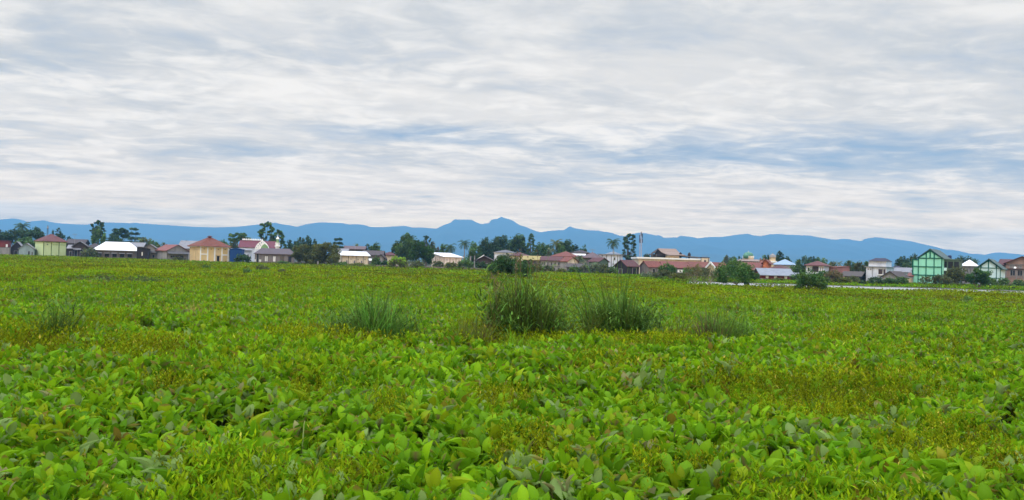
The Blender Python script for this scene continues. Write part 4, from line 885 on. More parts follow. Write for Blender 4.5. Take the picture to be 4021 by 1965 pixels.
def palm(label, u, vc, D, rpx, pal='dark', group='palms over the roofs', nf=17, droop=1.0):
    b = px(u, 1050, D); gz = .05; H = px(u, vc, D).z - gz; Rr = rpx*D/F
    o = empty('palm_tree', (b.x, D, gz)); tag(o, label, 'palm', group)
    R = random.Random(int(u)); lean = (R.random() - .5)*.8
    MB().tube([(0, 0, -.3), (lean*.25, 0, H*.35), (lean*.6, 0, H*.7), (lean, 0, H)], [.26, .18, .15, .13], 7).build('trunk', M_palebark, o)
    Vs, Cs = [], []
    for i in range(nf):
        a = i*2.4 + R.random()*.4; el = 1.25 - 1.75*i/nf + .15*R.random(); L = Rr*(1.0 + .2*R.random())
        p = np.array([lean, 0, H]); t = el; hd = np.array([cos(a), sin(a), 0]); side = np.array([-sin(a), cos(a), 0]); ns = 14; st = L/ns*1.12
        for k in range(ns):
            d = hd*cos(t) + np.array([0, 0, 1])*sin(t); q = p + d*st; upn = np.cross(side, d)
            ll = Rr*.36*sin(pi*min(1, (k + 1.5)/(ns + 1)))**.7
            for sg in (-1, 1):
                tip = p + side*sg*ll*.8 + d*ll*.55 - np.array([0, 0, 1])*ll*.45
                Vs += [p, p + d*st*.75, tip + d*st*.2, tip]; Cs += [(.75 + .5*R.random())]*4
            p = q; t -= (.11 + .05*k/ns)*droop
    Vs = np.array(Vs); i = np.arange(len(Vs)//4)*4
    np_obj('crown', Vs, np.stack([i, i+1, i+2, i+3], 1), M_tree, o, np.array(PAL[pal])*np.array(Cs)[:, None])
    return o

# far left
tree('dark tree at the left edge behind the red-brown house', 0, 906, 345, 70, 'round', 'dark')
tree('dense dark tree below the palm at far left', 58, 903, 335, 92, 'round', 'dark')
tree('broad dark tree left of the pale green block', 126, 896, 340, 100, 'round', 'dark')
tree('low dark tree behind the gabled shed', 100, 932, 320, 90, 'round', 'mid')
palm('palm standing over the dark trees at far left', 82, 892, 352, 31, nf=21)
tree('small airy tree behind the red roof of the pale green block', 224, 896, 420, 26, 'open', 'blue')
tree('tiny round tree just left of the airy tree behind the green block', 203, 907, 420, 14, 'round', 'blue')
tree('small dark tree at the right eave of the pale green block', 237, 918, 380, 30, 'round', 'dark')
tree('small dark tree behind the long rusty tin roof', 268, 932, 360, 24, 'round', 'dark')
tree('tall dark tree with an airy umbrella top left of the white roof', 380, 868, 330, 62, 'open', 'dark', cb=.5, dens=1.2)
tree('dense green crown under the umbrella-topped tree', 385, 898, 325, 58, 'round', 'mid', cb=.2)
tree('pale airy tree above the white hipped roof', 462, 898, 350, 105, 'flat', 'blue', cb=.35, dens=1.3)
tree('layered dark tree to the right above the white hipped roof', 520, 897, 345, 84, 'layered', 'blue', cb=.3)
tree('low dark tree behind the white hipped roof', 445, 928, 325, 90, 'round', 'dark', cb=.1)
tree('dark rounded tree behind the dark timber shack', 560, 935, 330, 66, 'round', 'olive', cb=.2)
tree('small reddish-dark tree left of the pink-red roof', 638, 955, 320, 44, 'round', 'mound', cb=.1)
tree('small bluish tree left of the large pale pinkish roof', 726, 947, 340, 28, 'round', 'blue')
tree('airy flat-topped tree between the ochre block and the crimson roof', 930, 916, 325, 100, 'flat', 'mid', cb=.35, dens=1.2)
tree('low tree right of the ochre block roof', 915, 950, 315, 55, 'round', 'mound', cb=.1)
tree('tall airy tree behind the crimson-roofed mosque', 1045, 874, 335, 82, 'open', 'mid', cb=.25, dens=2.0)
tree('lower airy tree behind the slender white minaret', 1092, 905, 338, 66, 'open', 'mid', cb=.2, dens=1.8)
tree('dark tree just right of the slender white minaret', 1132, 945, 315, 40, 'round', 'dark', cb=.1)
tree('dark tree above the right end of the long grey house', 1170, 935, 320, 56, 'round', 'dark', cb=.1)
tree('tallest of the dark trees right of the slender white minaret', 1204, 930, 325, 44, 'round', 'dark', cb=.1)
tree('small dark tree behind the right-hand round olive tree', 1234, 942, 325, 30, 'round', 'dark', cb=.1)
tree('dark layered tree behind the round olive trees', 1324, 937, 300, 72, 'layered', 'dark', cb=.3, dens=1.6)
tree('left round olive tree at the end of the long grey house', 1194, 964, 240, 100, 'round', 'olive', cb=.02, dens=2.0, pal2='mound')
tree('larger right round olive tree left of the cream building', 1278, 956, 240, 124, 'round', 'olive', cb=.02, dens=2.0, pal2='olive')
tree('round tree behind the grey-brown roofed house', 1482, 956, 300, 66, 'round', 'mid', cb=.15, pal2='dark')
tree('small airy tree left of the round tree behind the grey-brown roof', 1440, 960, 305, 26, 'open', 'blue')
tree('green bush at the right end of the cream building', 1476, 1006, 240, 46, 'bush', 'mid')
tree('low bush under the pale gable', 1512, 1022, 236, 40, 'bush', 'dark')
tree('tall leafy tree left of the pale pink building', 1592, 921, 268, 112, 'round', 'mid', cb=.15, dens=1.6, pal2='dark')
tree('drooping dark tree overlapping the pale pink building', 1646, 950, 238, 100, 'round', 'deep', cb=.05, dens=1.6, pal2='dark')
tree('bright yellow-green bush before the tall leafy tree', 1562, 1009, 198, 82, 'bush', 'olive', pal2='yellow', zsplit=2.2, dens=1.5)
tree('thin bare-branched tree above the drooping dark tree', 1672, 927, 295, 46, 'open', 'dark', cb=.5, dens=.6)
tree('brownish tree behind the white roof of the pink building', 1700, 953, 300, 44, 'round', 'brown', cb=.1, pal2='mid')
tree('mid green tree between the brownish tree and the left palm', 1738, 960, 300, 44, 'round', 'mid', cb=.1)
palm('left palm of two above the pale pink building, drooping fronds', 1769, 972, 290, 29, droop=1.25)
palm('right palm of two above the pale pink building, next to the posts', 1823, 957, 285, 27)
tree('rounded tree behind the three pale concrete posts', 1858, 955, 300, 62, 'round', 'mid', cb=.05)
tree('dark two-topped tree left of the white villa', 1905, 936, 320, 62, 'round', 'dark', cb=.05)
tree('dense dark tree behind the white villa', 1972, 928, 335, 74, 'round', 'dark', cb=.1, dens=1.3)
tree('broad dense tree behind the cream and maroon house', 2030, 925, 340, 88, 'round', 'dark', cb=.1, dens=1.3, pal2='mid')
tree('tall narrow airy tree right of the broad dense trees', 2084, 920, 330, 46, 'open', 'mid', cb=.2, dens=2.2)
tree('low tree behind the pale yellow sheet roof', 2104, 970, 315, 60, 'round', 'dark', cb=.05)
palm('shaggy palm left of the dark domed tree', 2184, 956, 320, 28, pal='olive')
palm('small low palm left of the shaggy palm', 2158, 972, 318, 20)
tree('pale green scrub tree under the shaggy palm', 2160, 978, 312, 60, 'round', 'grey', cb=.02)
tree('dark dome-shaped tree behind the broad orange hipped roof', 2230, 947, 330, 84, 'round', 'dark', cb=.1, dens=1.3)
palm('lone palm above the white flat building', 2407, 953, 290, 29, pal='dark', nf=21)
tree('tall airy tree beside the telecom tower', 2470, 920, 300, 74, 'open', 'blue', cb=.2, dens=2.2)
tree('scrubby grey-green tree beside the orange-roofed gable', 2272, 1006, 240, 46, 'bush', 'grey')

# in front of the middle houses
tree('big dark green bush in the field before the white villa', 2003, 1004, 116, 196, 'bush', 'deep', dens=1.6, pal2='dark')
tree('thin shrub at the right of the big dark green bush', 2112, 1030, 180, 60, 'bush', 'mound', dens=.7)
tree('small shrub at the left foot of the big dark green bush', 1908, 1084, 100, 56, 'bush', 'olive')
tree('shrub before the left corner of the pale pink building', 1722, 1026, 224, 54, 'bush', 'mound')
tree('tangled shrub under the pale concrete posts', 1826, 1012, 226, 66, 'bush', 'mid')
tree('round dark bush before the low dark shack', 1890, 1027, 224, 56, 'bush', 'dark')
for u, vt, w, p_, lab in ((2298, 1036, 52, 'grey', 'leftmost grey-green shrub between the brown annex and the barn'), (2338, 1030, 56, 'grey', 'tall pale shrub below the dark red roof'),
                          (2375, 1040, 54, 'mound', 'rounded shrub left of the black-brown barn'), (2404, 1046, 44, 'mid', 'small shrub touching the left wall of the black-brown barn')):
    tree(lab, u, vt, 212, w, 'bush', p_, group='shrubs left of the black-brown barn')
tree('green bush before the grey timber gable', 2624, 1035, 186, 78, 'bush', 'mid', pal2='deep')
for u, vt, w, p_, D_, lab in ((2555, 1068, 70, 'grey', 170, 'low pale shrub below the grey timber gable'), (2610, 1062, 90, 'mound', 160, 'wide low shrub under the green bush by the grey timber gable'),
                              (2672, 1068, 70, 'olive', 150, 'low olive shrub left of the dry brown shrub')):
    tree(lab, u, vt, D_, w, 'bush', p_, group='low shrubs before the orange roofs', dens=.8)
tree('dry brown shrub with bare twigs left of the big round bush', 2728, 1034, 130, 92, 'dry', 'brown', dens=.38, pal2='olive', bark=M_palebark, leaf=.8)
tree('thin dry shrub between the brown shrub and the big round bush', 2790, 1044, 128, 76, 'dry', 'mound', dens=.38, bark=M_palebark, leaf=.8)
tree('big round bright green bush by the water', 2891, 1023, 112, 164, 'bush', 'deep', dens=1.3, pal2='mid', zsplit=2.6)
tree('grey-green tree behind the big round bush', 2852, 1004, 300, 36, 'round', 'grey')
tree('small dark tree left of the green dome', 2902, 1009, 310, 24, 'round', 'dark')
tree('dark tree left of the stout pale minaret', 3016, 1003, 285, 22, 'round', 'dark')
tree('tall dark tree right of the stout pale minaret', 3058, 990, 300, 44, 'round', 'dark', cb=.05)
tree('dark tree behind the pale blue pyramid roof', 3092, 1010, 290, 46, 'round', 'dark', cb=.05)
tree('green tree right of the pale blue pyramid roof', 3134, 1022, 226, 58, 'round', 'mid', cb=.02)
tree('pair-topped dark tree behind the white red-roofed house', 3160, 1010, 262, 60, 'round', 'blue', cb=.05)
tree('dark tree rising left of the red hipped roof', 3190, 1010, 268, 36, 'round', 'blue', cb=.05)
tree('large green bush standing before the water', 3182, 1060, 93, 134, 'bush', 'deep', dens=1.1, pal2='mid')
tree('brown-green shrub right of the large green bush', 3272, 1060, 170, 66, 'bush', 'mound', pal2='brown')
tree('low shrub below the thatched shack', 3318, 1090, 168, 56, 'bush', 'olive')
palm('small ragged palm above the pinkish brick house', 3254, 1040, 262, 14, pal='olive', nf=11)
palm('ragged dry palm left of the thatched shack', 3291, 1036, 255, 17, pal='olive', nf=11)
tree('brown-green tree behind the thatched shack', 3330, 1032, 248, 46, 'round', 'mound', cb=.05)
tree('leaning brown-green tree left of the white stained house', 3376, 1030, 246, 42, 'round', 'mound', cb=.05)
tree('left dark bush below the white stained house', 3436, 1089, 166, 72, 'bush', 'dark')
tree('right dark bush below the white stained house', 3496, 1092, 164, 72, 'bush', 'dark', pal2='deep')
tree('small low dark bush on the green bank', 3390, 1104, 160, 30, 'bush', 'dark')
palm('palm at the left edge of the mint green building', 3557, 1042, 240, 24)
tree('dark tree between the palm and the mint green building', 3586, 1003, 262, 58, 'round', 'dark', cb=.05)
tree('dark trees behind the water tank', 3772, 1009, 290, 56, 'round', 'dark', cb=.05)
palm('small palm right of the white pyramid roof', 3830, 1030, 275, 17)
tree('sparse shrub before the mint green wall', 3636, 1084, 178, 62, 'bush', 'mound', dens=.45)
tree('dark olive shrub before the mint green building', 3700, 1080, 174, 78, 'bush', 'mound', dens=1.1)
tree('tall dark olive shrub under the mossy green balconies', 3758, 1050, 178, 84, 'bush', 'mound', dens=1.1, pal2='olive')
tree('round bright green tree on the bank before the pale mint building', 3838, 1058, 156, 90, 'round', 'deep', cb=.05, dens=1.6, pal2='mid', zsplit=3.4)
tree('green bush at the foot of the brown brick house', 3942, 1092, 186, 62, 'bush', 'mid')
tree('tiny dark bush at the far right of the bank', 3983, 1130, 160, 14, 'bush', 'dark')
# low things in the field and on its left edge
tree('dark olive bush left of the white hipped roof', 352, 976, 270, 80, 'bush', 'mound', dens=1.3)
tree('dark green mound-shaped bush before the deep blue shed', 950, 999, 242, 68, 'bush', 'dark', dens=1.3)
for u, vt, D_, w, lab in ((808, 1040, 116, 38, 'pale low weed clump before the ochre block'), (970, 1052, 96, 34, 'small dark weed clump in the field before the blue shed'),
                          (1028, 1041, 116, 60, 'wide low weed clump before the long grey house'), (1108, 1054, 108, 36, 'small dark clump before the right end of the long grey house'),
                          (3722, 1176, 61, 44, 'small dark weed clump in the right field'), (3802, 1164, 64, 46, 'blue-green weed clump right of the small dark one')):
    tree(lab, u, vt, D_, w, 'bush', 'mid' if 'pale' in lab or 'blue' in lab else 'mound', cat='weed clump', name='weed_clump', group='weed clumps in the open field', leaf=.8)
# more growth at the feet of the houses
for u, vt, D_, w, p_, lab in ((700, 1010, 254, 50, 'mound', 'low shrub against the grey house with the pink-red roof'), (1110, 1027, 236, 60, 'mid', 'low green shrub under the windows of the long grey house'),
                              (1345, 1028, 234, 56, 'mid', 'low green shrub at the left corner of the cream building'), (1405, 1032, 230, 50, 'olive', 'low olive shrub before the doors of the cream building'),
                              (1640, 1026, 222, 60, 'mound', 'low shrub at the foot of the drooping dark tree'), (1770, 1030, 218, 56, 'olive', 'olive shrub at the foot of the pale pink building'),
                              (1945, 1030, 226, 60, 'mid', 'green shrub below the white villa'), (2150, 1042, 214, 60, 'mound', 'shrub covering the left foot of the grey two-storey house'),
                              (2205, 1054, 210, 44, 'olive', 'small olive shrub before the grey two-storey house'), (2255, 1046, 212, 56, 'mid', 'green shrub before the brown annex'),
                              (2700, 1050, 200, 60, 'mid', 'green shrub below the long orange-red roof'), (2760, 1052, 196, 56, 'mound', 'shrub below the rusty red roof'),
                              (2965, 1072, 178, 46, 'mid', 'green shrub left of the long dark red house'), (3060, 1092, 172, 60, 'olive', 'low weeds before the windows of the long dark red house'),
                              (3128, 1074, 178, 46, 'mid', 'green shrub at the tin annex'), (3230, 1064, 196, 56, 'deep', 'deep green shrub at the foot of the white red-roofed house'),
                              (3350, 1084, 180, 60, 'mound', 'shrub before the posts of the thatched shack'), (3545, 1088, 176, 60, 'mid', 'green shrub left of the mint green building'),
                              (3890, 1092, 178, 56, 'mid', 'green shrub at the foot of the pale mint building'), (4000, 1098, 184, 60, 'mid', 'green shrub before the brown brick house')):
    tree(lab, u, vt, D_, w, 'bush', p_, group='shrubs along the feet of the houses')
for u, vt, D_, w, p_, lab in ((600, 948, 330, 44, 'mid', 'round tree behind the grey concrete gabled house'), (870, 945, 330, 50, 'mid', 'low green tree behind the ochre block'), (1400, 962, 320, 50, 'mid', 'green tree behind the long brownish roof'),
                              (2140, 964, 330, 50, 'mid', 'mid green tree above the pale yellow sheet roof'), (2290, 966, 330, 44, 'mid', 'mid green tree behind the mauve-brown roof'), (2540, 1000, 320, 40, 'blue', 'bluish tree right of the telecom tower foot'),
                              (3340, 1026, 300, 60, 'mid', 'green tree far behind the thatched shack'), (3440, 1034, 300, 40, 'mid', 'green tree behind the white stained house'), (3520, 1034, 290, 46, 'mound', 'low tree behind the long pale roof'), (3690, 1010, 300, 50, 'mid', 'green tree peeping over the mossy green wing')):
    tree(lab, u, vt, D_, w, 'round', p_, cb=.05)
for u, vt, D_, w, p_, lab in ((1942, 942, 326, 74, 'dark', 'broad dark tree filling the gap left of the white villa'), (2122, 956, 322, 66, 'mid', 'mid green tree between the narrow airy tree and the shaggy palm'), (2196, 962, 318, 60, 'mid', 'green tree at the left flank of the dark dome-shaped tree'),
                              (2880, 1012, 296, 50, 'mid', 'mid green tree left of the green dome behind the orange roofs'), (3000, 1006, 300, 44, 'mid', 'green tree between the green dome and the stout pale minaret'), (3216, 1014, 290, 60, 'mid', 'green tree behind the right end of the red hipped roof'),
                              (3270, 1030, 280, 60, 'mound', 'olive tree behind the pinkish brick house'), (3400, 1028, 286, 50, 'mid', 'green tree at the left wall of the white stained house'), (3545, 1010, 280, 54, 'dark', 'dark tree behind the palm left of the mint green building'), (3800, 1014, 286, 60, 'dark', 'dark tree behind the white pyramid roof')):
    tree(lab, u, vt, D_, w, 'round', p_, cb=.03, dens=1.2)
# a low scrub beyond the village closes the view under the roofs
P = []
for i in range(9000):
    D = 430 + 90*random.random(); u = -500 + 5000*random.random(); b_ = px(u, 1000, D)
    hh = 1.6 + 2.6*float(fbm(np.array(b_.x*.03), np.array(D*.02), 5)); P.append((b_.x, D, hh*random.random()**.6))
P = np.array(P); V, Q = leaf_quads(P, 1.0 + .9*rng.random(len(P)))
tag(np_obj('distant_scrub', V, Q, M_tree, None, np.repeat(np.array(PAL['mound'])*(.6 + .8*rng.random((len(P), 1))), 4, 0)), 'low dark scrub far behind the village roofs', 'scrub', kind='stuff')

# ------------------------------------------------------------------ the field of water plants
def sstep(x, a, b):
    t = ((x - a)/(b - a)).clip(0, 1); return t*t*(3 - 2*t)
def photo_uv(x, y, z=.35):
    u = CX + F*x/y
    return u, 1036 + .0279*(u - CX) + F*(CAM_Z - z)/y
def blobs(u, v, L):
    s = np.zeros_like(u)
    for b in L: s = np.maximum(s, (b[4] if len(b) > 4 else 1.0)*np.exp(-((u - b[0])/b[2])**2 - ((v - b[1])/b[3])**2))
    return s
FEATHER = [(3330,1580,430,110),(3720,1760,330,110),(3950,1850,200,60),(120,1370,240,70),(560,1420,260,60),(2100,1350,330,50),(2950,1520,280,50),(2500,1360,420,40),
           (1330,1360,280,45),(2080,1860,200,90,.8),(1450,1900,120,60),(760,1890,100,70,.9),(1540,1650,60,50),(1230,1560,110,60,.8),(2640,1880,230,70,.75),(1980,1600,110,60,.7),
           (2400,1480,260,40,.7),(700,1560,130,50,.7),(3650,1400,260,40,.6),(400,1290,200,30,.7),(3300,1350,200,30,.6)]
GAPS = [(2790,1790,150,45),(3960,1680,70,60),(2110,1570,110,50,.62),(1040,1680,60,35),(700,1325,60,30),(590,1310,60,25),(3140,1245,110,14,.55),(3430,1500,70,40),(1080,1840,60,40),
        (380,1720,70,40),(2740,1650,60,30),(480,1680,60,25),(60,1800,50,40),(3840,1460,110,26),(1850,1480,90,26),(1600,1340,80,20),(3050,1830,80,40),(300,1600,70,30),(920,1700,50,30)]
def feather_amount(x, y):
    u, v = photo_uv(x, y)
    return blobs(u, v, FEATHER) + .75*(fbm(x*.33, y*.33, 21) - .5) + np.where(y > 24, .9*(fbm(x*.09, y*.07, 44) - .40), 0)
def gap_amount(x, y):
    u, v = photo_uv(x, y, .25)
    return 1.1*blobs(u, v, GAPS) + 1.3*(fbm(x*.75, y*.75, 31, 3) - .52)
def mound(x, y):
    m = .42*fbm(x*.60, y*.60, 201, 3) + .34*fbm(x*.17, y*.14, 205, 3) - .30
    return m.clip(0, .5)*np.where((x > 20) & (y > 95), .3, 1.0)
def sample(d0, d1, n, power):
    """n points in the view, distance d0..d1, density falling as distance**-power"""
    q = rng.random(n); k = 2 - power
    d = (d0**k + q*(d1**k - d0**k))**(1/k) if abs(k) > 1e-6 else d0*(d1/d0)**q
    return (rng.random(n)*2 - 1)*(.70*d + 3.0), d
def in_field(x, y):
    u = CX + F*x/y
    e = edge_D(u) + 3*(fbm(x*.08, y*.08, 6) - .5)*np.where(u < 2600, 1, 0)
    return (y < e) & ~((x > CH_X0 - 1) & (y > CH_NEAR - 1.5 + 2*vnoise(x*.3, y*0, 8)))
def frames(az, tilt):
    d = np.stack([np.sin(tilt)*np.cos(az), np.sin(tilt)*np.sin(az), np.cos(tilt)], 1)
    nn = np.stack([-np.cos(tilt)*np.cos(az), -np.cos(tilt)*np.sin(az), np.sin(tilt)], 1)
    return d, np.cross(d, nn), nn
def put(T, pos, d, s, nn, L, Wd, curl):
    """template rows (x, y, z) placed along side, growth, normal"""
    return (pos[:, None] + T[None, :, 0, None]*s[:, None]*(Wd)[:, None, None] + T[None, :, 1, None]*d[:, None]*L[:, None, None]
            + (T[None, :, 2, None]*(curl*L)[:, None, None])*nn[:, None]).reshape(-1, 3)
def grid_quads(n, rows, cols):
    b = np.arange(rows*cols).reshape(rows, cols)
    q = np.stack([b[:-1, :-1], b[:-1, 1:], b[1:, 1:], b[1:, :-1]], -1).reshape(-1, 4)
    return (np.arange(n)[:, None, None]*rows*cols + q[None]).reshape(-1, 4)
def blade_template(rows):
    """ovate cupped blade: three verts per row"""
    ts = np.linspace(0, 1, rows); w = np.array([np.interp(t, [0, .10, .30, .55, .78, .92, 1], [.12, .60, .98, 1.0, .76, .38, .04]) for t in ts])
    T = np.zeros((rows, 3, 3))
    for i, t in enumerate(ts):
        for j, sg in enumerate((-1, 0, 1)): T[i, j] = (sg*w[i]*.5, t, .24*abs(sg)*w[i] + .06*sin(pi*t) - .26*t*t)
    return T.reshape(-1, 3)
LEAFCOL = np.array([(.142,.298,.006), (.200,.372,.007), (.102,.242,.006), (.200,.295,.075), (.245,.338,.007), (.165,.130,.012), (.27,.27,.10), (.25,.24,.015)])
def broad_leaves(x, y, per, rows, tall, Lr, seed, pw=.8):
    n = len(x)
    pc = rng.choice(8, n, p=[.33,.27,.16,.10,.12,.005,.005,.01])
    cs_ = fbm(x*.5, y*.5, seed)
    N = n*per; px_, py_ = np.repeat(x, per), np.repeat(y, per)
    az_ = rng.random(N)*2*pi; tilt = np.abs(rng.normal(.40, .30, N)).clip(.05, 1.6)
    sc = np.repeat(.75 + .5*rng.random(n), per)*(.8 + .4*rng.random(N))
    L = Lr*sc; pet = tall*(.55 + .5*rng.random(N))*np.repeat(.75 + .5*rng.random(n), per)
    pt_ = tilt*.55
    out = np.stack([np.cos(az_)*np.sin(pt_), np.sin(az_)*np.sin(pt_), np.cos(pt_)], 1)
    root = np.stack([px_ + rng.normal(0, .03, N), py_ + rng.normal(0, .03, N), np.repeat(mound(x, y), per)], 1)
    pos = root + out*pet[:, None]
    d, s, nn = frames(az_ + rng.normal(0, .3, N), tilt)
    Wd = L*(.48 + .22*rng.random(N)); T = blade_template(rows)
    V = put(T, pos, d, s, nn, L, Wd, .2 + .8*rng.random(N) + 1.6*(rng.random(N) < .12)); Q = grid_quads(N, rows, 3)
    leafc = np.where(rng.random(N) < pw, np.repeat(pc, per), rng.choice(8, N, p=[.32,.25,.16,.12,.10,.02,.01,.02]))
    low = pet < tall*.62
    leafc = np.where(low & (rng.random(N) < .10), 5, leafc)
    col = LEAFCOL[leafc]*(.82 + .36*rng.random((N, 1)))*(.80 + .40*np.repeat(cs_, per)[:, None])
    C_ = np.repeat(col, rows*3, 0).reshape(N, rows, 3, 3)
    C_[:, :, 1] *= 1.12                        # paler midrib
    sp = rng.random(N) < .04; C_[sp, 1:-1, 1] = (.15, .12, .04)
    tipb = (rng.random(N) < .06); C_[tipb, -2:] = (.22, .19, .03)
    # petioles
    s2 = np.cross(out, np.array([0, 0, 1.0])); s2 /= np.maximum(np.linalg.norm(s2, axis=1), 1e-3)[:, None]; w = .006*(1 + L*4)[:, None]
    VP = np.stack([root - s2*w, root + s2*w, pos + s2*w*.7, pos - s2*w*.7], 1).reshape(-1, 3)
    i = np.arange(N)*4; QP = np.stack([i, i+1, i+2, i+3], 1) + len(V)
    return np.concatenate([V, VP]), np.concatenate([Q, QP]), np.concatenate([C_.reshape(-1, 3), np.repeat(col*np.array([1.1, .9, 1.2])*.8, 4, 0)])
def join(parts):
    Vs, Qs, Cs, o = [], [], [], 0
    for V, Q, c in parts: Vs.append(V); Qs.append(Q + o); Cs.append(c); o += len(V)
    return np.concatenate(Vs), np.concatenate(Qs), np.concatenate(Cs)
def plants(d0, d1, n, power):
    x, y = sample(d0, d1, n, power)
    k = in_field(x, y) & (gap_amount(x, y) < .33 + .24*rng.random(n)) & (rng.random(n) > .90*sstep(feather_amount(x, y), .36, .62))
    return x[k], y[k]
parts = []
x, y = plants(4.3, 12, 11500, 0.0); parts.append(broad_leaves(x, y, 6, 6, .33, .148, 51))
x, y = plants(12, 26, 19000, 1.2); parts.append(broad_leaves(x, y, 6, 4, .35, .158, 51))
x, y = plants(26, 62, 27000, 1.9); parts.append(broad_leaves(x, y, 5, 3, .33, .135, 51))
# fallen and dead leaves low in the gaps
x, y = sample(4.5, 30, 9000, 1.0); k = gap_amount(x, y) > .12; x, y = x[k], y[k]
P = np.stack([x, y, .03 + .14*rng.random(len(x))], 1); V, Q = leaf_quads(P, .10 + .14*rng.random(len(x)), .45, 1.0)
dc = np.array([(.11,.07,.018), (.17,.11,.035), (.06,.045,.015), (.32,.28,.18), (.07,.08,.01)])[rng.choice(5, len(x), p=[.32,.22,.26,.06,.14])]
parts.append((V, Q, np.repeat(dc*(.7 + .6*rng.random((len(x), 1))), 4, 0)))
V, Q, c = join(parts)
tag(np_obj('water_plants', V, Q, M_leaf, None, c.clip(.004, .6), True), 'carpet of broad-leaved green water plants over the foreground', 'water plants', kind='stuff')

# feathery small-leaved weeds
WCOL = np.array([(.190,.228,.005), (.230,.268,.005), (.145,.196,.005), (.155,.260,.005), (.160,.140,.008)])
def sprigs(x, y, nl, tall, ll, seed, wk=1.0):
    n = len(x); cs_ = fbm(x*.4, y*.4, seed); N = n*nl
    h = tall*(.6 + .55*rng.random(n))*(.8 + .5*fbm(x*.8, y*.8, seed + 3))
    lean = rng.normal(0, .18, (n, 2)); t = np.tile((np.arange(nl) + .5)/nl, n); t = .25 + .75*t
    R_ = lambda a: np.repeat(a, nl)
    base = np.stack([R_(x) + R_(lean[:, 0]*h)*t, R_(y) + R_(lean[:, 1]*h)*t, R_(h)*t + R_(mound(x, y))], 1)
    az_ = np.tile(np.arange(nl)*2.4, n) + R_(rng.random(n)*6.28); tilt = (1.15 - .55*t + rng.normal(0, .25, N)).clip(.1, 1.7)
    d, s, nn = frames(az_, tilt); L = R_(ll if np.ndim(ll) else np.full(n, ll))*(.7 + .7*rng.random(N)); w = L*(.15 + .07*rng.random(N))*wk
    base[:, :2] += rng.normal(0, .25, (N, 2))*L[:, None]
    V = np.stack([base, base + d*(L*.5)[:, None] + s*w[:, None], base + d*L[:, None] - nn*(L*.12)[:, None], base + d*(L*.5)[:, None] - s*w[:, None]], 1).reshape(-1, 3)
    i = np.arange(N)*4; Q = np.stack([i, i+1, i+2, i+3], 1)
    col = WCOL[R_(rng.choice(5, n, p=[.34,.24,.2,.16,.06]))]*(.7 + .6*rng.random((N, 1)))*(.70 + .6*R_(cs_)[:, None])
    fl = (t > .9) & (rng.random(N) < .03); col[fl] = (.50, .42, .06)
    rd = (t < .6) & (rng.random(N) < .10); col[rd] = (.13, .07, .03)
    return V, Q, np.repeat(col, 4, 0)
def weeds(d0, d1, n, power, thr=.24):
    x, y = sample(d0, d1, n, power)
    k = in_field(x, y) & (gap_amount(x, y) < .5) & (rng.random(n) < .04 + .96*sstep(feather_amount(x, y), thr, thr + .25))
    return x[k], y[k]
parts = []
x, y = weeds(4.3, 13, 21000, 0.0); parts.append(sprigs(x, y, 30, .50, .044, 71))
x, y = weeds(13, 28, 30000, 1.3); parts.append(sprigs(x, y, 14, .52, .072*(y/13)**.3, 71))
x, y = weeds(28, 70, 42000, 2.0); parts.append(sprigs(x, y, 8, .44, .10*(y/28)**.6, 71))
# lance-leaved bright green plants in small stands
x, y = sample(4.5, 45, 60000, 1.4); k = in_field(x, y) & (fbm(x*.45, y*.45, 131) > .67) & (gap_amount(x, y) < .5); x, y = x[k], y[k]
V, Q, c = sprigs(x, y, 15, .50, .088*np.maximum(.8, (y/16))**.4, 73, .7); parts.append((V, Q, c*np.array([1.0, 1.25, 1.0])))
V, Q, c = join(parts)
tag(np_obj('feathery_weeds', V, Q, M_weed, None, c.clip(.004, .6)), 'feathery olive-green weeds with tiny leaves in patches between the broad leaves', 'weeds', kind='stuff')

# the far field
def far_leaves(x, y, z, L, col):
    n = len(x); az_ = rng.random(n)*2*pi; tilt = np.abs(rng.normal(.95, .4, n)).clip(.1, 1.6); d, s, nn = frames(az_, tilt)
    P = np.stack([x, y, z], 1); w = L*(.22 + .14*rng.random(n))
    V = np.stack([P - d*(L*.4)[:, None], P + s*w[:, None], P + d*(L*.6)[:, None], P - s*w[:, None]], 1).reshape(-1, 3)
    i = np.arange(n)*4
    return V, np.stack([i, i+1, i+2, i+3], 1), np.repeat(col, 4, 0)
FCOL = np.array([(.185,.250,.003), (.228,.300,.003), (.130,.208,.003), (.162,.178,.005), (.168,.290,.003), (.15,.115,.02)])
def far_cols(x, y, n):
    a = fbm(x*.16, y*.10, 81); b_ = fbm(x*.05, y*.03, 85)
    c = FCOL[np.clip((rng.random(n)*3.2 + (b_ - .5)*5 + .9).astype(int), 0, 4)]
    c = np.where(rng.random((n, 1)) < .04, FCOL[5], c)
    sp = fbm(x*.33, y*.20, 88, 3); c = np.where((sp > .62)[:, None], c*np.array([.80, 1.12, 1.0]), np.where((sp < .36)[:, None], c*np.array([.78, .66, .9]), c))
    return c*(.72 + .56*rng.random((n, 1)))*(.55 + .90*a[:, None])
x, y = sample(42, 300, 400000, 2.0); k = in_field(x, y); x, y = x[k], y[k]; n = len(x)
hmax = (.22 + .30*fbm(x*.22, y*.12, 91) + .22*(fbm(x*.7, y*.5, 95) - .5)).clip(.06, 1)*np.where((x > 20) & (y > 100), .28 + .75*(fbm(x*.22, y*.3, 93) > .56), 1)
V, Q, c = far_leaves(x, y, mound(x, y) + hmax*(1 - rng.random(n)**2*.9), 0.115*(y/42)**.9*(.7 + .6*rng.random(n)), far_cols(x, y, n))
tag(np_obj('field_growth', V, Q, M_weed, None, c.clip(.004, .6)), 'green growth covering the far half of the flooded field', 'field plants', kind='stuff')
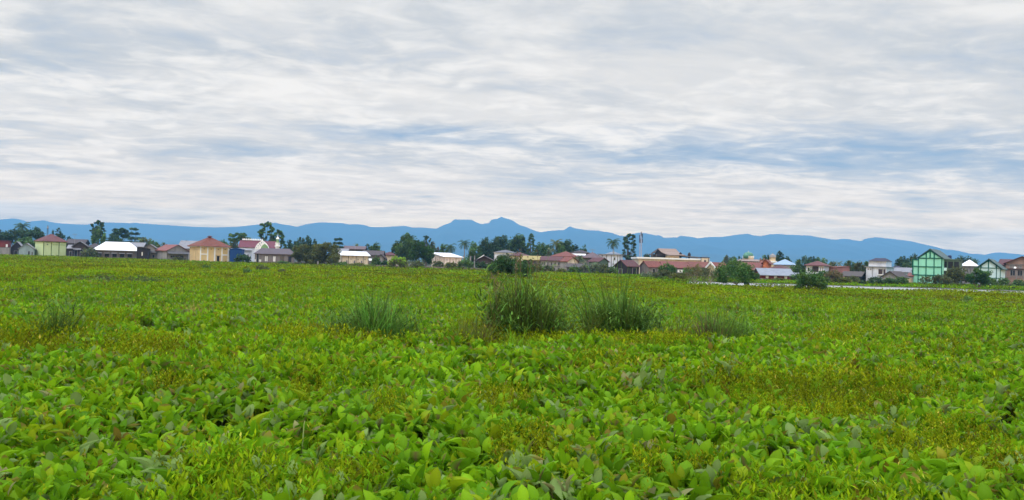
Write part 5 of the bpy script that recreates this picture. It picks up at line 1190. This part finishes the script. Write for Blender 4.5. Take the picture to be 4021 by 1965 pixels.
# green bank beyond the water and weeds along the wall feet
n = 42000; x = rng.random(n)*175 + 14; y = 150.5 + 52*rng.random(n)**1.2
k = (x < .75*y + 6) & ((x > CH_X0) | (y > 205 - 3*(x - 10))); x, y = x[k], y[k]; n = len(x)
h = (.16 + .005*(y - 150) + .50*(fbm(x*.18, y*.18, 99) - .38)).clip(.08, 1.0)
bc = far_cols(x, y, n)*np.array([.85, 1.05, 1.0])
b1 = far_leaves(x, y, h*(1 - .9*rng.random(n)**2), .42*(.6 + .8*rng.random(n)), bc)
u = -200 + 2900*rng.random(26000); D = edge_D(u) + 1 + 22*rng.random(len(u))**1.6; x = (u - CX)/F*D; n = len(u)
h = (.25 + 1.1*(fbm(u*.02, D*.06, 103) - .35)).clip(.05, 1.5)*np.where((u > 1050) & (u < 1990), .8, 1.0) + np.where((u > 1050) & (u < 1990), .45, 0)*(D < edge_D(u) + 9)
b2 = far_leaves(x, D, h*(1 - .9*rng.random(n)**2), .5*(.6 + .8*rng.random(n)), far_cols(x, D, n)*np.array([.75, .8, .9]))
V, Q, c = join([b1, b2])
tag(np_obj('bank_weeds', V, Q, M_weed, None, c.clip(.004, .6)), 'weeds on the green bank beyond the water and along the foot of the houses', 'weeds', kind='stuff')

# ------------------------------------------------------------------ grass clumps, each a thing
GC = dict(reed=(.112,.205,.032), blue=(.118,.255,.038), dark=(.085,.120,.026), lime=(.15,.26,.012), brown=(.17,.11,.065), straw=(.40,.27,.10), olive=(.145,.185,.03), plume=(.24,.15,.10))
def blades(n, rx_, ry_, h, w, col, spread=.5, droop=1.0, rows=7):
    """blades in leaning sub-tufts, so that the clump has a ragged outline"""
    k = max(6, n//45); ta = rng.random(k)*2*pi; tr = rng.random(k)**.5; tl = rng.normal(0, .16, (k, 2)); thh = (.55 + .6*rng.random(k))*(1.12 - .45*tr**2); tcol = .65 + .7*rng.random(k)
    q = rng.integers(0, k, n)
    root = np.stack([tr[q]*np.cos(ta[q])*rx_*.72 + rng.normal(0, .13*rx_, n), tr[q]*np.sin(ta[q])*ry_*.72 + rng.normal(0, .13*rx_, n), np.zeros(n)], 1)
    az_ = np.where(rng.random(n) < .55, ta[q] + rng.normal(0, .8, n), rng.random(n)*2*pi); H = h*thh[q]*(.6 + .5*rng.random(n))
    t0 = np.abs(rng.normal(.06 + .28*spread*tr[q], .15, n)); bend = droop*(.15 + 1.5*rng.random(n)**2.2)
    out = np.stack([np.cos(az_), np.sin(az_), np.zeros(n)], 1); p = root.copy(); V = np.zeros((n, rows, 2, 3)); side = np.stack([-np.sin(az_), np.cos(az_), np.zeros(n)], 1)
    tw = rng.normal(0, .7, n); side = side*np.cos(tw)[:, None] + out*np.sin(tw)[:, None]; kick = rng.normal(0, .25, n)
    lean = np.concatenate([tl[q], np.zeros((n, 1))], 1)
    for i in range(rows):
        t = i/(rows - 1); wd = w*(.7 + .6*rng.random(n))*(1 - t**2.2)*.5 + .0008
        V[:, i, 0] = p - side*wd[:, None]; V[:, i, 1] = p + side*wd[:, None]
        ang = t0 + bend*t**1.8 + kick*(t > .5)*(t < .8); p = p + (out*np.sin(ang)[:, None] + np.array([0, 0, 1.0])*np.cos(ang)[:, None] + lean)*(H/(rows - 1))[:, None]
    c = np.array(GC[col])*tcol[q][:, None]*(.6 + .8*rng.random((n, 1)))*(1 + .12*rng.normal(size=(n, 3)))
    return V.reshape(-1, 3), grid_quads(n, rows, 2), np.repeat(c, rows*2, 0).clip(.005, .6), p
def leafy_reeds(n, rx_, ry_, h, w, col, nl=10, ll=.52, droop=1.1):
    """reed stems with arching leaves up their length"""
    k = max(5, n//9); ta = rng.random(k)*2*pi; tr = rng.random(k)**.5; th_ = (.55 + .5*rng.random(k))*(1.1 - .4*tr**2); tc = .6 + .8*rng.random(k)
    q = rng.integers(0, k, n)
    x = tr[q]*np.cos(ta[q])*rx_*.8 + rng.normal(0, .12*rx_, n); y = tr[q]*np.sin(ta[q])*ry_*.8 + rng.normal(0, .12*rx_, n)
    H = h*th_[q]*(.75 + .4*rng.random(n)); ln = np.stack([x/rx_*.22 + rng.normal(0, .14, n), y/rx_*.22 + rng.normal(0, .14, n)], 1)
    N = n*nl; Rp = lambda a_: np.repeat(a_, nl, 0)
    t = np.tile((np.arange(nl) + .3)/nl, n)*.92 + .08*rng.random(N)
    pos = np.stack([Rp(x) + Rp(ln[:, 0]*H)*t**1.4, Rp(y) + Rp(ln[:, 1]*H)*t**1.4, Rp(H)*t*.92], 1)
    az_ = rng.random(N)*2*pi; el = .55 + .75*rng.random(N); rows = 5; L = ll*(.55 + .7*rng.random(N))*(1.1 - .35*t)
    out = np.stack([np.cos(az_), np.sin(az_), np.zeros(N)], 1); side = np.stack([-np.sin(az_), np.cos(az_), np.zeros(N)], 1)
    V = np.zeros((N, rows, 2, 3)); p = pos.copy(); bend = droop*(.5 + 1.5*rng.random(N)); ww = w*(.7 + .6*rng.random(N))
    for i in range(rows):
        s_ = i/(rows - 1); wd = (ww*(1 - s_**2)*.5 + .001)[:, None]
        V[:, i, 0] = p - side*wd; V[:, i, 1] = p + side*wd
        a_ = el + bend*s_**1.3; p = p + (out*np.sin(a_)[:, None] + np.array([0, 0, 1.0])*np.cos(a_)[:, None])*(L/(rows - 1))[:, None]
    c = np.array(GC[col])*tc[Rp(q)][:, None]*(.6 + .8*rng.random((N, 1)))
    return V.reshape(-1, 3), grid_quads(N, rows, 2), np.repeat(c, rows*2, 0).clip(.005, .6), p
def clump(name, label, cat, u, vb, vt, wpx, parts_, group=None, depth=.7, zref=.48):
    b = gp(u, vb, zref); D = b.y; h = px(u, vt, D).z*1.18; rx_ = wpx*D/F/2*1.12
    o = empty(name, (b.x, D, 0)); tag(o, label, cat, group)
    for nm, n, col, hk, w, sp, dr, xo, xs_ in parts_:
        V, Q, c, tips = (leafy_reeds if nm.endswith('leaves') else blades)(n, rx_*xs_, rx_*xs_*depth, h*hk, w, col, *(() if nm.endswith('leaves') else (sp, dr)))
        V[:, 0] += xo*rx_; np_obj(nm, V, Q, M_grass, o, c)
    return o, D, h, rx_
def plumes(o, n, rx_, h, col, x0, x1, z0, z1, L=.26):
    P = np.stack([rng.uniform(x0, x1, n)*rx_, rng.uniform(-.5, .5, n)*rx_, rng.uniform(z0, z1, n)*h], 1)
    m = []; k = 26
    ax = np.stack([rng.normal(0, .35, n), rng.normal(0, .35, n), np.ones(n)], 1); ax /= np.linalg.norm(ax, axis=1)[:, None]
    t = np.tile(np.linspace(0, 1, k), n); Pp = np.repeat(P, k, 0) + np.repeat(ax, k, 0)*(t*L)[:, None] + rng.normal(0, .02, (n*k, 3))*np.sin(pi*t)[:, None]*1.4
    for j in range(n):
        pj = Pp[j*k:(j+1)*k]; V, Q = leaf_quads(pj, .025 + .03*rng.random(k), .35)
        np_obj('seed_head', V, Q, M_grass, o, np.repeat(np.array(GC[col])*(.6 + .8*rng.random((k, 1))), 4, 0))
    for p_ in P: MB().tube([(p_[0]*.7, p_[1]*.7, 0), (p_[0]*.88, p_[1]*.9, p_[2]*.55), tuple(p_)], [.006, .005, .003], 4).build('stalk', pm('dry_stalk', (.13, .10, .05), .8), o)
o, D, h, rx_ = clump('grass_clump', 'tall dark reed clump with brown seed heads, largest in the middle of the field', 'grass clump', 2058, 1325, 1105, 300,
    [('reed_leaves', 260, 'reed', 1.0, .036, 0, 0, .05, 1.0), ('light_leaves', 80, 'blue', .80, .036, 0, 0, 0, 1.0), ('blades', 260, 'reed', 1.0, .028, .7, 1.2, .05, .9), ('inner_blades', 500, 'dark', .95, .03, .4, .7, .0, .7), ('low_blades', 420, 'blue', .60, .028, .9, 1.3, -.05, .75),
     ('dead_blades', 260, 'brown', .62, .022, .8, 1.2, -.55, .45)], 'grass clumps in the middle of the field')
plumes(o, 16, rx_, h, 'plume', -.85, -.5, .62, .85); plumes(o, 14, rx_, h, 'plume', -.3, .35, .95, 1.16, .2); plumes(o, 7, rx_, h, 'plume', .72, .98, .5, .75)
clump('grass_clump', 'rounded blue-green grass clump left of the tall dark reeds', 'grass clump', 1470, 1328, 1190, 310,
    [('reed_leaves', 210, 'reed', 1.0, .034, 0, 0, 0, 1.05), ('blades', 900, 'blue', 1.05, .028, .9, 1.5, -.05, 1.0), ('low_blades', 600, 'reed', .75, .026, .9, 1.2, .2, .9), ('dead_blades', 160, 'brown', .45, .02, .8, 1.2, .35, .5)], 'grass clumps in the middle of the field')
clump('grass_clump', 'spiky dark green grass clump right of the tall dark reeds', 'grass clump', 2440, 1318, 1122, 270,
    [('reed_leaves', 190, 'reed', 1.0, .034, 0, 0, 0, 1.05), ('light_leaves', 60, 'blue', .75, .032, 0, 0, 0, 1.0), ('blades', 420, 'reed', 1.1, .028, .5, .8, .0, .95), ('inner_blades', 330, 'dark', .8, .028, .5, .8, -.05, .7), ('low_blades', 300, 'blue', .6, .024, .9, 1.3, .1, .9)], 'grass clumps in the middle of the field')
clump('grass_clump', 'low brown and green grass clump, rightmost in the middle of the field', 'grass clump', 2820, 1346, 1240, 250,
    [('reed_leaves', 110, 'reed', 1.0, .026, 0, 0, .15, 1.0), ('blades', 460, 'reed', 1.1, .022, .8, 1.0, .15, .95), ('dead_blades', 330, 'brown', .92, .022, .7, 1.0, -.25, .5)], 'grass clumps in the middle of the field')
clump('grass_clump', 'thin upright reed clump near the left edge of the field', 'grass clump', 190, 1322, 1150, 165,
    [('reed_leaves', 34, 'reed', .95, .022, 0, 0, 0, 1.0), ('blades', 200, 'reed', 1.1, .024, .7, .9, 0, .9), ('low_blades', 120, 'blue', .65, .02, .9, 1.1, 0, 1.0)], 'grass clumps in the middle of the field')
clump('grass_tuft', 'bright lime grass tuft at the foot of the tall dark reeds', 'grass tuft', 2050, 1372, 1285, 120, [('blades', 600, 'lime', .72, .026, .7, 1.3, 0, .9)], 'lime grass tufts')
clump('grass_tuft', 'bright lime grass tuft below the spiky dark green clump', 'grass tuft', 2410, 1392, 1312, 170, [('blades', 700, 'lime', .72, .026, .8, 1.2, 0, 1)], 'lime grass tufts')
clump('grass_tuft', 'lime grass tuft right of the one below the spiky clump', 'grass tuft', 2560, 1378, 1306, 120, [('blades', 560, 'lime', .72, .026, .8, 1.2, 0, 1)], 'lime grass tufts')
clump('grass_tuft', 'loose olive grass between the two tallest clumps', 'grass tuft', 2270, 1330, 1228, 130, [('blades', 200, 'olive', 1.0, .018, .8, 1.0, 0, 1), ('dead_blades', 70, 'plume', .9, .016, .8, 1.1, 0, 1)], 'loose grass around the clumps')
clump('grass_tuft', 'loose olive grass left of the tall dark reeds', 'grass tuft', 1830, 1342, 1238, 150, [('blades', 300, 'olive', 1.0, .018, .8, 1.1, 0, 1), ('dead_blades', 120, 'brown', .75, .018, .8, 1.1, .5, .6)], 'loose grass around the clumps')
clump('grass_tuft', 'loose olive grass between the rounded clump and the olive grass by the reeds', 'grass tuft', 1690, 1330, 1240, 130, [('blades', 260, 'olive', 1.0, .018, .8, 1.1, 0, 1), ('dead_blades', 70, 'brown', .8, .018, .8, 1, -.5, .5)], 'loose grass around the clumps')
clump('grass_tuft', 'loose thin grass right of the spiky dark green clump', 'grass tuft', 2640, 1322, 1225, 150, [('blades', 220, 'olive', 1.0, .016, .8, 1.0, 0, 1)], 'loose grass around the clumps')
clump('straw_tuft', 'dead straw-coloured grass tuft in the left field', 'straw', 786, 1238, 1184, 100, [('blades', 300, 'straw', 1.0, .016, .9, 1.5, 0, 1), ('dead_blades', 120, 'brown', .7, .016, .9, 1.4, 0, 1)])
# two dark thickets on the left
def thicket(label, u, vb, wpx, vt, depth, n):
    b = gp(u, vb, .2); D = b.y; o = empty('thicket', (b.x, D + depth, 0)); tag(o, label, 'thicket', 'dark thickets in the left field')
    rx_ = wpx*D/F/2; h = px(u, vt, D + depth).z; bl = []
    for i in range(16):
        t = i/15*2 - 1; bl.append((t*rx_*.9, (random.random() - .5)*depth*1.4, h*(.25 + .2*random.random()), rx_*.2, depth*.4, h*(.45 + .3*(1 - t*t)*random.random())))
    build_crown('twigs', bl, n, .11, 'mound', o, .4, 8, .35, 'dark', None, .35)
    stems(bl[::2], .03, .12, M_bark, o, name='stems')
thicket('wide low dark thicket in the left field', 372, 1122, 450, 1072, 2.6, 9000)
thicket('small dark thicket at the left edge of the field', 20, 1176, 130, 1128, 1.2, 3500)
# single tall stems standing out of the carpet
def leafy_stem(label, u, vb, vt, nl, ll):
    b = gp(u, vb, .25); h = px(u, vt, b.y).z; o = empty('tall_weed', (b.x, b.y, 0)); tag(o, label, 'weed', 'tall leafy stems in the foreground')
    MB().tube([(0, 0, 0), (.01, 0, h*.5), (.02, .01, h)], [.008, .007, .004], 5).build('stem', pm('green_stem', (.12, .17, .04), .6), o)
    t = .35 + .65*np.linspace(0, 1, nl); az_ = np.arange(nl)*2.4; d, s, nn = frames(az_, 1.25 - .75*t); L = ll*(1.25 - .5*t)
    pos = np.stack([.02*t, .01*t, h*t], 1); T = blade_template(5)
    V = put(T, pos, d, s, nn, L, L*.2, np.full(nl, .8)); np_obj('leaves', V, grid_quads(nl, 5, 3), M_leaf, o, np.repeat(np.array([(.14, .26, .02)])*(.8 + .4*rng.random((nl, 1))), 15, 0), True)
leafy_stem('pale lime leafy stem, upper of two at the lower left', 278, 1640, 1548, 18, .10)
leafy_stem('pale lime leafy stem, lower of two at the lower left', 266, 1860, 1775, 18, .11)
leafy_stem('leafy stem at the bottom left corner', 78, 1925, 1838, 14, .10)
leafy_stem('leafy stem among the plants left of the lower centre', 1455, 1965, 1885, 20, .10)
def stalk(label, u0, v0, u1, v1, sag):
    a_ = gp(u0, v0, .30); e_ = px(u1, v1, a_.y); o = empty('grass_stalk', (a_.x, a_.y, 0)); tag(o, label, 'grass stalk', 'pale grass stalks in the foreground')
    dx_, h = e_.x - a_.x, e_.z; p_ = [(0, 0, .05), (dx_*.25, 0, h*.75), (dx_*.6, .01, h*1.0 + sag), (dx_, .02, h)]
    pts = [Vector(p_[0])]
    for i in range(1, 13):
        t = i/12; q = [(1-t)**3, 3*t*(1-t)**2, 3*t*t*(1-t), t**3]; pts.append(sum((Vector(p_[j])*q[j] for j in range(4)), Vector()))
    MB().tube(pts, list(np.linspace(.011, .004, 13)), 5).build('stem', pm('pale_stalk', (.26, .34, .10), .55), o)
for a_ in (('arching pale stalk in the lower left-centre', 1395, 1850, 1320, 1812, .1), ('short upright pale stalk left of the arching one', 1185, 1790, 1195, 1655, 0), ('pale stalk leaning right in the middle foreground', 1705, 1560, 1735, 1508, 0),
           ('long arching pale stalk right of the lower centre', 2690, 1770, 2560, 1700, .12), ('straight pale stalk below the long arching one', 2488, 1925, 2464, 1825, 0), ('arching pale stalk at the bottom edge right of centre', 2880, 1965, 2950, 1922, .08),
           ('short pale stalk over the dark gap', 2530, 1700, 2545, 1650, 0)): stalk(*a_)

# ------------------------------------------------------------------ haze
hz = MB().box(-8600, 8600, -450, 11500, -1.6, HAZE_TOP)
hm = bpy.data.materials.new('haze'); hm.use_nodes = True
hn = hm.node_tree.nodes; hn.remove(hn['Principled BSDF'])
pv = hn.new('ShaderNodeVolumePrincipled'); pv.inputs['Color'].default_value = (*HAZE_C, 1); pv.inputs['Density'].default_value = HAZE_D
pv.inputs['Anisotropy'].default_value = 0.0
hm.node_tree.links.new(pv.outputs[0], hn['Material Output'].inputs['Volume'])
tag(hz.build('haze', hm), kind='stuff')
